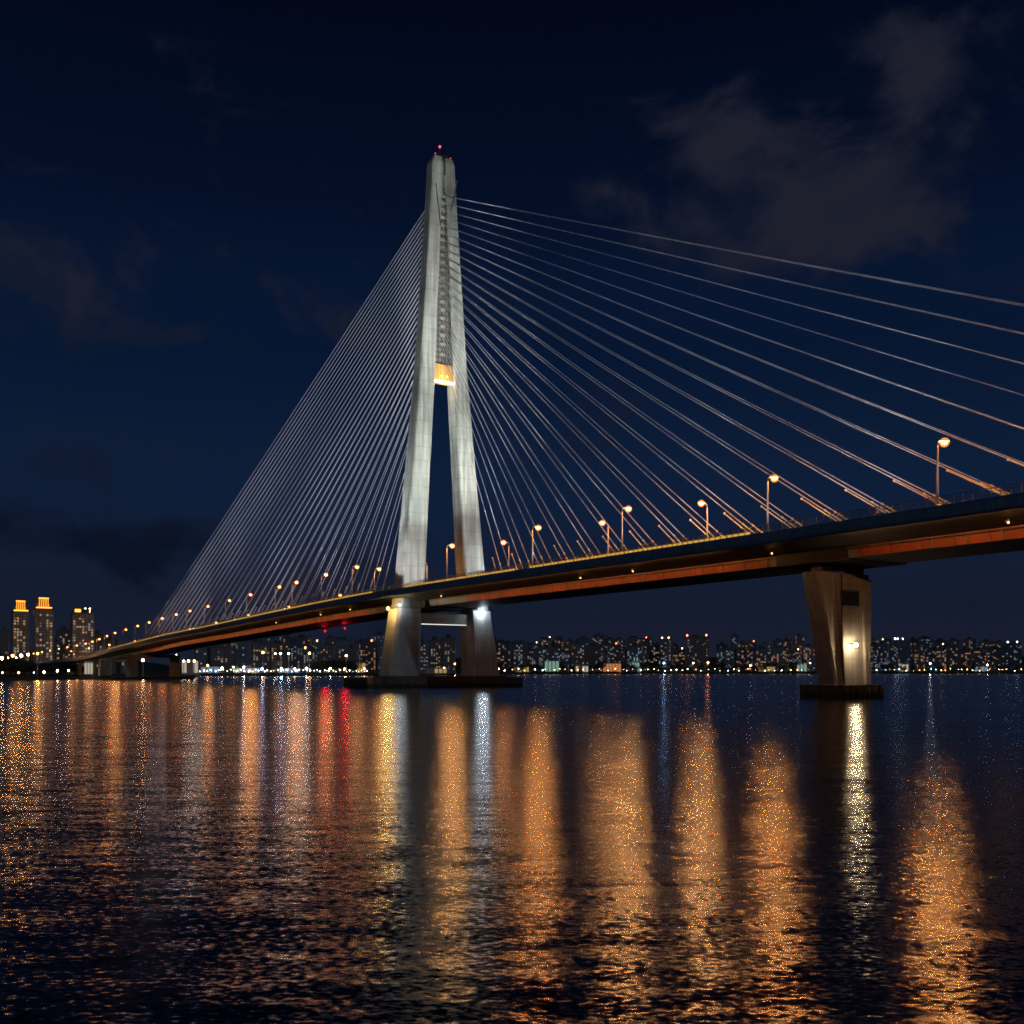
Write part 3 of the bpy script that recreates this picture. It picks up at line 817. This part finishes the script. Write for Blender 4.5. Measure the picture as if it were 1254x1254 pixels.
# -- the skyline along the far shore
def colour_word(pal): return {id(MIX): 'mixed warm', id(COOLP): 'pale cool', id(AMB): 'amber', id(BLU): 'bluish white'}[id(pal)]
sky = []
def row(x0, x1, Yf, tops, wds, sec, lit, rowname, skipr=None):
    x = x0
    while x < x1:
        wpx = rnd.uniform(*wds)
        if not (skipr and any(a < x + wpx / 2 < b for a, b in skipr)):
            top = rnd.uniform(*tops)
            pal = rnd.choice((MIX, MIX, COOLP, AMB, AMB, BLU))
            sky.append(dict(px=x + wpx / 2, Y=Yf(x), w=wpx, top=top, pal=pal, sec=sec, row=rowname, lit=lit * rnd.uniform(.6, 1.3), roof=None))
        x += wpx + rnd.uniform(-1, 5)
SEC_L = 'left of the pylon'; SEC_M = 'between pylon and river pier'; SEC_R = 'right of the river pier'
row(236, 462, lambda x: 1250 + (x - 236) * 1.2, (783, 797), (12, 22), SEC_L, .22, 'front row')
row(244, 470, lambda x: 1520 + (x - 236) * 1.2, (777, 787), (12, 20), SEC_L, .22, 'back row')
row(508, 556, lambda x: 1560, (780, 790), (13, 18), 'in the gap between the pylon columns', .3, 'front row')
row(604, 985, lambda x: 1900 + (x - 600) * .35, (785, 799), (12, 23), SEC_M, .24, 'front row', [(838, 872), (770, 792)])
row(600, 985, lambda x: 2200 + (x - 600) * .3, (778, 789), (10, 19), SEC_M, .22, 'back row', [(838, 872)])
row(1064, 1262, lambda x: 2060, (788, 800), (12, 22), SEC_R, .24, 'front row', [(1074, 1092), (1094, 1118), (1232, 1262)])
row(1064, 1262, lambda x: 2330, (780, 790), (10, 18), SEC_R, .2, 'back row', [(1094, 1118), (1232, 1262)])
# -- particular blocks that can be told in the photograph
sky += [dict(px=855, Y=1950, w=27, top=780, pal=COOLP, lit=.33, lab='tallest far shore block, a red orange light at each roof end', roof=[(-.44, 'roof_red', 1.6), (.42, 'roof_red', 1.6)]),
        dict(px=1083, Y=2040, w=14, top=789, pal=COOLP, lit=.75, lab='slim block with a dense grid of pale windows, right of the river pier', roof=None),
        dict(px=1106, Y=2060, w=20, top=784, pal=BLU, lit=.3, lab='block with three white lights on its roof edge, right of the river pier', roof=[(-.35, 'roof_white', 1.7), (-.2, 'roof_white', 1.5), (.1, 'roof_white', 1.3)]),
        dict(px=1243, Y=2060, w=19, top=788, pal=BLU, lit=.3, lab='block with two white roof lights at the right edge of the picture', roof=[(-.3, 'roof_white', 1.5), (.25, 'roof_white', 1.5)]),
        dict(px=779, Y=1905, w=18, top=791, pal=BLU, lit=.8, lab='wide block with bright bluish window columns above the stepped pavilion', roof=None),
        dict(px=816, Y=1930, w=15, top=783, pal=COOLP, lit=.35, lab='block with two orange roof lights left of the tallest far shore block', roof=[(-.25, 'roof_orange', 1.4), (.3, 'roof_orange', 1.4)])]
cnt = {}
for b_ in sorted(sky, key=lambda q_: q_['px']):
    lab = b_.get('lab')
    if not lab:
        key = (b_['sec'], b_['row']); cnt[key] = cnt.get(key, 0) + 1
        lab = f"{b_['row']} block, {colour_word(b_['pal'])} windows, {ORD[cnt[key]-1]} from left {b_['sec']}"
        if rnd.random() < .22: b_['roof'] = [(rnd.uniform(-.4, .4), rnd.choice(('roof_red', 'roof_orange', 'roof_orange')), 1.1)]
    block('apartment_block', b_['px'], b_['Y'], b_['w'], b_['top'], 18, M[rnd.choice(FAC)], lab, 'apartment blocks on the far shore', b_['pal'],
          lit=b_['lit'], roof=b_['roof'], maxw=26, ww=2.6 if b_['Y'] > 1800 else 2.0, wh=2.2 if b_['Y'] > 1800 else 1.8)

# -- low lit waterfront buildings
lit_w = {'teal': glow('pavilion_glass', (.6, 1, .85), .28, 'NONE'), 'orange': glow('shopfront_orange', (1, .36, .12), .5, 'NONE'), 'white': glow('shopfront_white', (1, .86, .66), .42, 'NONE'), 'blue': glow('shopfront_blue', (.5, .7, 1), .35, 'NONE'), 'yellow': glow('shopfront_yellow', (1, .66, .22), .35, 'NONE')}
def low(px, wpx, top_py, mk, label, dY=25, tiers=1, name='waterfront_building'):
    Y = shore_Y(px) + dY; x = at(px, Y); wd = wpx / F * Y; hgt = CAMZ + (HY - top_py) / F * Y - LZ
    root = empty(name, (x.x, Y + 6, LZ), -math.atan2(x.x, Y), label, 'building', 'low lit buildings on the waterfront')
    wl, gl = MB(), MB()
    for t in range(tiers):
        k = 1 - .3 * t; z0, z1 = hgt * t / tiers, hgt * (t + 1) / tiers
        wl.box(-wd/2 * k, wd/2 * k, -6 * k, 6 * k, z0, z1 - .01)
        wl.box(-wd/2 * k - .6, wd/2 * k + .6, -6 * k - .6, 6 * k + .6, z1 - .5, z1)
        n = max(3, int(wd * k / 5))
        for i in range(n):
            x0 = -wd/2 * k + (i + .12) * wd * k / n
            if rnd.random() < .8: gl.box(x0, x0 + wd * k / n * .76, -6 * k - .1, -6 * k + .05, z0 + (z1 - z0) * .15, z1 - 1.0 if z1 - z0 > 2 else z1 - .6)
    wl.build('wall', M['shed'], root); gl.build('glazing', lit_w[mk], root)
low(750, 22, 812, 'orange', 'long low pavilion lit orange and white on the far shore')
low(779, 13, 804, 'teal', 'stepped pavilion glowing pale green on the far shore', tiers=3)
low(676, 18, 809, 'teal', 'low hall glowing pale green, right of the pylon piers')
low(713, 16, 815, 'white', 'low white lit kiosk between the green hall and the orange pavilion')
low(640, 16, 816, 'yellow', 'low yellow lit shed just right of the pylon footing')
low(940, 20, 816, 'yellow', 'low yellow lit shed left of the river pier')
low(983, 12, 813, 'teal', 'greenish lit hut just left of the river pier')
low(1066, 7, 812, 'blue', 'bright bluish hut just right of the river pier')
low(1108, 12, 813, 'white', 'low hall with white strip windows right of the river pier')
low(1205, 18, 816, 'blue', 'low shed with bluish lights near the right edge')
low(230, 20, 808, 'white', 'bright lit terminal building under the far end of the bridge', dY=60)
low(255, 22, 816, 'blue', 'long low shed with white lights right of the end pier', dY=30)
low(300, 30, 818, 'white', 'long low quay shed lit white, left of the dark trees', dY=25)
low(352, 26, 818.5, 'blue', 'low quay shed lit bluish, in front of the dark trees', dY=25)
low(438, 18, 811, 'yellow', 'yellow lit row of shops left of the near pylon pier', dY=60)
low(534, 26, 818, 'yellow', 'yellow lit quay building seen between the pylon pier columns', dY=25)
low(104, 10, 810, 'white', 'brightly lit shed under the approach road', dY=60)

# ------------------------------------------------------------------ shore lamps
sp_ = {}
for n_, c_ in (('shore_white', (1, .93, .82)), ('shore_pale', (1, .66, .32)), ('shore_orange', (1, .40, .10)), ('shore_blue', (.25, .52, 1))):
    M[n_ + '_small'] = glow(n_ + '_small', c_, 30)
def shore_lamp(px, py, bulb, r, label, dY=12, Y=None, group='lamps along the far shore'):
    Y = Y or shore_Y(px) + dY
    x = at(px, Y, py=py)
    hgt = max(2.5, x.z - LZ)
    key = (bulb, r)
    root = empty('shore_lamp', (x.x, Y, LZ), 0, label, 'lamp', group)
    k = MB(); k.tube([(0, 0, -.1), (0, 0, hgt - r)], .16 if hgt < 9 else .28, 6); k.build('pole', M['steel'], root)
    if key not in sp_:
        k = MB(); k.ball((0, 0, 0), r); sp_[key] = k.mesh('bulb', M[bulb])
    o = link('bulb', sp_[key], root); o.location = (0, 0, hgt)
    if bulb in LAMPW: lamp_light(root, bulb, (0, 0, hgt), r * .8)
# taller mast lights and glaring ones, left of the pylon
special = [(322, 799, 'shore_orange', 1.1, 'tall orange mast light, left one of a pair, above the quay'), (379, 800, 'shore_orange', 1.1, 'tall orange mast light, right one of a pair, above the dark trees'),
    (337, 800.5, 'shore_white', .7, 'tall white mast light right of the left orange mast'), (343.5, 800.5, 'shore_white', .75, 'tall white mast light, second right of the left orange mast'),
    (353.5, 800.5, 'shore_white', .8, 'tall white mast light, third right of the left orange mast'), (344.5, 819, 'quay_blue', 1.25, 'glaring blue white quay light below the white masts'),
    (321, 819, 'quay_blue', .9, 'blue white quay light below the left orange mast'), (298.5, 817, 'quay_white', .95, 'white quay light on the long shed'),
    (272, 818, 'shore_white', .75, 'white quay light right of the end pier shed'), (286, 817, 'shore_pale', .6, 'pale quay light beside the long shed'), (254.5, 815, 'shore_orange', .9, 'orange quay light just right of the end pier'),
    (361, 819, 'shore_orange', .8, 'orange quay light right of the glaring blue one'), (375.5, 818.5, 'quay_white', 1.0, 'white quay light below the right orange mast'), (404.5, 818.5, 'shore_white', .85, 'white quay light in front of the dark trees'),
    (422, 819, 'shore_pale', .8, 'pinkish white quay light right of the dark trees'), (424, 803, 'shore_orange', 1.0, 'orange lamp high over the shops left of the pylon pier'), (446, 819, 'shore_pale', .7, 'yellowish lamp close left of the pylon pier'),
    (511, 813, 'quay_orange', .95, 'orange lamp at the left in the gap between the pylon pier columns'), (557, 813, 'quay_orange', .95, 'orange lamp at the right in the gap between the pylon pier columns'), (544, 818, 'shore_pale', .8, 'pale lamp mid way in the gap between the pylon pier columns'),
    (813, 812, 'quay_blue', 1.5, 'lone bright blue white lamp on the far shore below the orange roofed block'), (849, 812, 'shore_pale', 1.1, 'pale lamp left of the brightest orange one on the far shore'), (867, 811.5, 'quay_orange', 1.7, 'brightest orange lamp on the far shore, below the tallest block'),
    (1139, 812.5, 'quay_white', 1.3, 'lone white lamp on the shore right of the river pier'), (1064, 816, 'quay_blue', 1.2, 'glaring bluish lamp right beside the river pier'), (1209, 814, 'shore_white', .9, 'white lamp on the shore near the right edge'), (919, 815, 'shore_white', 1.0, 'white lamp on the far shore mid way to the river pier'),
    (992, 812, 'shore_pale', 1.0, 'pale lamp close left of the river pier'), (225, 809.5, 'shore_pale', .75, 'warm lamp, left of three above the terminal under the bridge'), (231, 809.5, 'shore_pale', .85, 'warm lamp, middle of three above the terminal under the bridge'), (238, 809.5, 'shore_pale', .8, 'warm lamp, right of three above the terminal under the bridge')]
for a in special: shore_lamp(*a)
M['bank_orange'] = glow('bank_orange', (1, .42, .12), 130)
for i, (px, py, bulb, r, Y) in enumerate([(2, 806, 'bank_orange', .9, 640), (10, 805.5, 'shore_pale', .33, 660), (15.5, 803, 'bank_sodium', .95, 700), (26, 803, 'bank_orange', .95, 720), (20, 805.5, 'shore_white', .33, 690),
        (34.5, 801.5, 'bank_orange', .9, 760), (46, 800.5, 'bank_sodium', .8, 760)]):
    shore_lamp(px, py, bulb, r, f'lamp on the left bank road below the crowned high rises, {ORD[i]} from left', Y=Y, group='lamps on the left bank road')
for px, py, bulb, r, Y, lab in [(70.5, 821.5, 'shore_white', .6, 640, 'glaring white lamp under the approach road, left of two'), (84, 821, 'shore_white', .6, 660, 'glaring white lamp under the approach road, right of two'),
        (105, 817, 'shore_pale', .95, 690, 'large pale lamp under the approach road beside the end pier'), (41.5, 824, 'shore_blue', .33, 640, 'small bluish lamp on the left bank among the trees'), (23, 824, 'shore_pale', .4, 600, 'small pale lamp on the left bank among the trees'),
        (3, 825, 'shore_pale', .33, 590, 'small pale lamp at the left edge by the water'), (54, 823, 'shore_white', .6, 640, 'white lamp on the left bank left of the approach piers'),
        (157, 822, 'shore_pale', .4, 700, 'small pale lamp low between the end piers'), (175, 808.5, 'shore_pale', .9, 652, 'warm lamp high under the deck left of the end pier columns'), (216, 803.5, 'quay_white', 1.2, 640, 'white glaring lamp under the deck on the end pier')]:
    shore_lamp(px, py, bulb, r, lab, Y=Y, group='lamps under the approach road')
# strings of small quay lights
for x0, x1, n, seq, wh in ((244, 452, 58, ['shore_white', 'shore_pale', 'shore_white', 'shore_blue', 'shore_pale'], 'left of the pylon'),
                     (606, 985, 50, ['shore_pale', 'shore_orange', 'shore_pale', 'shore_white', 'shore_orange'], 'between pylon and river pier'),
                     (1072, 1252, 26, ['shore_pale', 'shore_orange', 'shore_orange', 'shore_blue', 'shore_pale'], 'right of the river pier')):
    for i in range(n):
        px = x0 + (x1 - x0) * (i + rnd.uniform(.1, .9)) / n
        Y = shore_Y(px) + 8
        r = (.30 if Y < 1300 else .50) * rnd.uniform(.45, 1.25); r = round(r * 10) / 10 + .05
        shore_lamp(px, rnd.uniform(818.8, 821.5) if Y > 1300 else rnd.uniform(820, 822.5), rnd.choice(seq) + '_small', r, f'small quay light, {ORD[i]} from left in the string {wh}', group='small lights along the quay')

# ------------------------------------------------------------------ trees
def tree_proto(seed, hgt, rad, leaf):
    rr = random.Random(seed)
    tk = MB(); tk.tube([(0, 0, -.3), (.1, .1, hgt * .3), (rr.uniform(-.3, .3), 0, hgt * .62)], hgt * .028, 7, r1=hgt * .012)
    for i in range(5):
        a = rr.uniform(0, 6.28); tk.tube([(0, 0, hgt * (.26 + .06 * i)), (math.cos(a) * rad * .55, math.sin(a) * rad * .55, hgt * (.48 + .08 * i))], hgt * .013, 5, r1=hgt * .005)
    cr = MB()
    lumps = [(rr.uniform(-.6, .6) * rad, rr.uniform(-.6, .6) * rad, hgt * rr.uniform(.42, .86), rad * rr.uniform(.28, .5)) for _ in range(11)]
    for (cx, cy, cz, cr_) in lumps:
        for _ in range(62):
            d_ = Vector((rr.gauss(0, 1), rr.gauss(0, 1), rr.gauss(0, .8))).normalized() * cr_ * (rr.random() ** .4)
            p = Vector((cx, cy, cz)) + d_
            s_ = rad * rr.uniform(.05, .11)
            e1 = Vector((rr.gauss(0, 1), rr.gauss(0, 1), rr.gauss(0, 1))).normalized() * s_
            e2 = e1.cross(Vector((rr.gauss(0, 1), rr.gauss(0, 1), rr.gauss(0, 1)))).normalized() * s_ * .7
            cr.face([p - e1, p + e2, p + e1, p - e2])
    return tk.mesh('trunk', M['bark']), cr.mesh('crown', leaf)
TP = [tree_proto(1, 11, 5.5, M['leaf']), tree_proto(2, 9, 5.5, M['leaf2']), tree_proto(3, 13, 6.0, M['leaf2']), tree_proto(4, 8, 5, M['leaf'])]
def tree(px, Y, top_py, label, group):
    i = rnd.randrange(4); hb_ = (11, 9, 13, 8)[i]
    x = at(px, Y); hgt = CAMZ + (HY - top_py) / F * Y - LZ; k = hgt / (hb_ * .98)
    root = empty('tree', (x.x, Y, LZ), rnd.uniform(0, 6.28), label, 'tree', group)
    root.scale = (k * rnd.uniform(1.0, 1.4),) * 2 + (k,)
    link('trunk', TP[i][0], root); link('crown', TP[i][1], root)
for i in range(15):
    px = -6 + i * 3.0
    tree(px, 590 + i * 2 + rnd.uniform(-6, 16), rnd.uniform(806, 812), f'dark bushy tree on the left bank by the water, {ORD[i]} from the left edge', 'trees on the left bank')
for i in range(9):
    tree(385 + i * 6, 1075 + rnd.uniform(0, 25), rnd.uniform(806, 811), f'dark tree in the quay clump left of the pylon, {ORD[i]} from the left', 'dark clump of trees by the quay')
for i in range(30):
    px = 612 + i * 12.4 + rnd.uniform(-3, 3)
    tree(px, shore_Y(px) + 16 + rnd.uniform(0, 30), rnd.uniform(810, 816.5), f'dark shore tree between pylon and river pier, {ORD[i]} from the left', 'trees along the far shore')
for i in range(16):
    px = 1068 + i * 12 + rnd.uniform(-3, 3)
    tree(px, shore_Y(px) + 16 + rnd.uniform(0, 30), rnd.uniform(811, 816.5), f'dark shore tree right of the river pier, {ORD[i]} from it', 'trees along the far shore')
for i in range(14):
    px = 62 + i * 4 + rnd.uniform(-1, 1)
    tree(px, 800 + i * 8, rnd.uniform(812, 818), f'dark tree behind the approach road piers, {ORD[i]} from the left', 'trees behind the approach road')
# ground cover that fringes the quay
gc = MB(); rr = random.Random(5)
for (pxa, pxb, n, dY0, dY1) in ((-30, 112, 2600, 3, 40), (246, 460, 1300, 4, 9), (600, 1254, 3600, 3, 12)):
    for _ in range(n):
        px = rr.uniform(pxa, pxb); Y = shore_Y(px) + rr.uniform(dY0, dY1); s_ = Y / 1000 * rr.uniform(.5, 1.6)
        p = at(px, Y, z=LZ + rr.uniform(.1, .9) * s_ * 1.1)
        e1 = Vector((rr.gauss(0, 1), rr.gauss(0, 1), rr.gauss(0, .5))).normalized() * s_
        e2 = Vector((rr.gauss(0, .4), rr.gauss(0, .4), 1)).normalized() * s_ * .8
        gc.face([p - e1 - e2 * .3, p + e1 - e2 * .3, p + e2])
go2 = gc.build('ground_cover', M['leaf2']); tag(go2, 'dark low bushes and weeds fringing the quay edge', 'ground cover', kind='stuff')

# ------------------------------------------------------------------ sky
wd_ = bpy.data.worlds.new('World'); scene.world = wd_; wd_.use_nodes = True
nt = wd_.node_tree; nt.nodes.clear(); L = nt.links.new
out = nd(nt, 'ShaderNodeOutputWorld')
sk = nd(nt, 'ShaderNodeTexSky', sky_type='NISHITA', sun_disc=False)
sk.sun_elevation = R(-5.5); sk.sun_rotation = R(200); sk.altitude = 0; sk.air_density = 1.0; sk.dust_density = .5; sk.ozone_density = 3.0
tc = nd(nt, 'ShaderNodeTexCoord'); sp = nd(nt, 'ShaderNodeSeparateXYZ'); L(tc.outputs['Generated'], sp.inputs[0])
ramp = nd(nt, 'ShaderNodeValToRGB'); L(sp.outputs[2], ramp.inputs[0])
cr = ramp.color_ramp; cr.interpolation = 'EASE'
stops = [(0.0, (.0102, .0126, .0245)), (.06, (.0074, .0116, .0275)), (.17, (.0046, .0128, .0385)), (.32, (.0022, .0080, .0295)), (.48, (.0010, .0036, .0155)), (.60, (.0006, .0016, .0065)), (1.0, (.0004, .0011, .004))]
cr.elements[0].position = 0; cr.elements[0].color = (*stops[0][1], 1)
cr.elements[1].position = 1; cr.elements[1].color = (*stops[-1][1], 1)
for p_, c_ in stops[1:-1]:
    e = cr.elements.new(p_); e.color = (*c_, 1)
# clouds: a layer seen in perspective, gathered where the night's clouds stand
zc = math_(nt, 'ADD', math_(nt, 'MAXIMUM', sp.outputs[2], 0.0), .16)
cb2 = nd(nt, 'ShaderNodeCombineXYZ'); L(math_(nt, 'DIVIDE', sp.outputs[0], zc), cb2.inputs[0]); L(math_(nt, 'DIVIDE', sp.outputs[1], zc), cb2.inputs[1])
cn = nd(nt, 'ShaderNodeTexNoise'); cn.inputs['Scale'].default_value = 8.0; cn.inputs['Detail'].default_value = 7; cn.inputs['Roughness'].default_value = .58; cn.inputs['Distortion'].default_value = .45
cmp_ = nd(nt, 'ShaderNodeMapping'); cmp_.inputs['Scale'].default_value = (1, 1, 1.55); cmp_.inputs['Location'].default_value = (.31, 0, .12); L(tc.outputs['Generated'], cmp_.inputs[0]); L(cmp_.outputs[0], cn.inputs['Vector'])
def spot_mask(dx, dz, wx, wz, amp):
    # soft region of sky around the direction (dx, 1, dz)
    v = Vector((dx, 1, dz)).normalized()
    a = math_(nt, 'DIVIDE', math_(nt, 'SUBTRACT', sp.outputs[0], v.x), wx); c = math_(nt, 'DIVIDE', math_(nt, 'SUBTRACT', sp.outputs[2], v.z), wz)
    r2 = math_(nt, 'ADD', math_(nt, 'MULTIPLY', a, a), math_(nt, 'MULTIPLY', c, c))
    return math_(nt, 'MULTIPLY', math_(nt, 'EXPONENT', math_(nt, 'MULTIPLY', r2, -1.0)), amp)
mask = None
for a in ((.21, .50, .075, .07, .29), (.43, .58, .085, .09, .26), (.33, .455, .08, .045, .22), (.47, .44, .06, .05, .07), (.06, .48, .04, .04, .16), (-.24, .345, .2, .045, .15), (-.42, .22, .24, .035, .20), (-.46, .13, .22, .03, .30), (-.48, .40, .08, .05, .12)):
    m_ = spot_mask(*a); mask = m_ if mask is None else math_(nt, 'ADD', mask, m_)
den = nd(nt, 'ShaderNodeMapRange', interpolation_type='SMOOTHSTEP'); den.inputs[1].default_value = .58; den.inputs[2].default_value = .84
L(math_(nt, 'ADD', cn.outputs[0], mask), den.inputs[0])
cn2 = nd(nt, 'ShaderNodeTexNoise'); cn2.inputs['Scale'].default_value = 17.0; cn2.inputs['Detail'].default_value = 6
L(tc.outputs['Generated'], cn2.inputs['Vector'])
dk = math_(nt, 'MULTIPLY', den.outputs[0], math_(nt, 'MULTIPLY_ADD', cn2.outputs[0], 2.3, -.10))
crp = nd(nt, 'ShaderNodeValToRGB'); L(sp.outputs[2], crp.inputs[0])
e0, e1 = crp.color_ramp.elements
e0.position = .12; e0.color = (.0030, .0062, .017, 1); e1.position = .36; e1.color = (.0130, .0145, .0270, 1)
mixc = nd(nt, 'ShaderNodeMix', data_type='RGBA'); L(dk, mixc.inputs['Factor']); L(ramp.outputs[0], mixc.inputs['A']); L(crp.outputs[0], mixc.inputs['B'])
bg1 = nd(nt, 'ShaderNodeBackground'); L(sk.outputs[0], bg1.inputs[0]); bg1.inputs[1].default_value = .002
bg2 = nd(nt, 'ShaderNodeBackground'); L(mixc.outputs['Result'], bg2.inputs[0]); bg2.inputs[1].default_value = 1.0
ads = nd(nt, 'ShaderNodeAddShader'); L(bg1.outputs[0], ads.inputs[0]); L(bg2.outputs[0], ads.inputs[1]); L(ads.outputs[0], out.inputs[0])

# faint moonlight from behind the camera
sd = bpy.data.lights.new('moon', 'SUN'); sd.energy = .2; sd.angle = R(.5); sd.color = (.70, .82, 1.0)
so = bpy.data.objects.new('moon', sd); COL.objects.link(so)
so.rotation_euler = Vector((-.30, .80, -.5)).to_track_quat('-Z', 'Y').to_euler()

# ------------------------------------------------------------------ camera
cd = bpy.data.cameras.new('camera'); cd.sensor_width = 36; cd.lens = 35; cd.shift_y = (HY - 627) / 1254.0; cd.clip_end = 30000; cd.clip_start = .5
co = bpy.data.objects.new('camera', cd); COL.objects.link(co)
co.location = (0, 0, CAMZ); co.rotation_euler = (R(90), 0, 0)
scene.camera = co

scene.render.engine = 'CYCLES'
cy = scene.cycles
cy.use_denoising = True; cy.denoiser = 'OPENIMAGEDENOISE'; cy.denoising_input_passes = 'RGB_ALBEDO_NORMAL'
cy.denoising_prefilter = 'NONE'; cy.use_light_tree = False; cy.max_bounces = 5; cy.diffuse_bounces = 2; cy.glossy_bounces = 3; cy.transmission_bounces = 2
cy.sample_clamp_indirect = 1.0; cy.sample_clamp_direct = 70.0; cy.caustics_reflective = False; cy.caustics_refractive = False
cy.filter_width = 1.7; cy.use_adaptive_sampling = False
for m in bpy.data.materials:      # far small lamps are met by chance only, not aimed at
    if m.name.startswith(('shore', 'roof_', 'bank_orange', 'beacon', 'red_soft', 'crown_light')): m.cycles.emission_sampling = 'NONE'
vs = scene.view_settings
scene.display_settings.display_device = 'sRGB'
vs.view_transform = 'Standard'; vs.look = 'None'; vs.exposure = 0; vs.gamma = 1; vs.use_curve_mapping = False
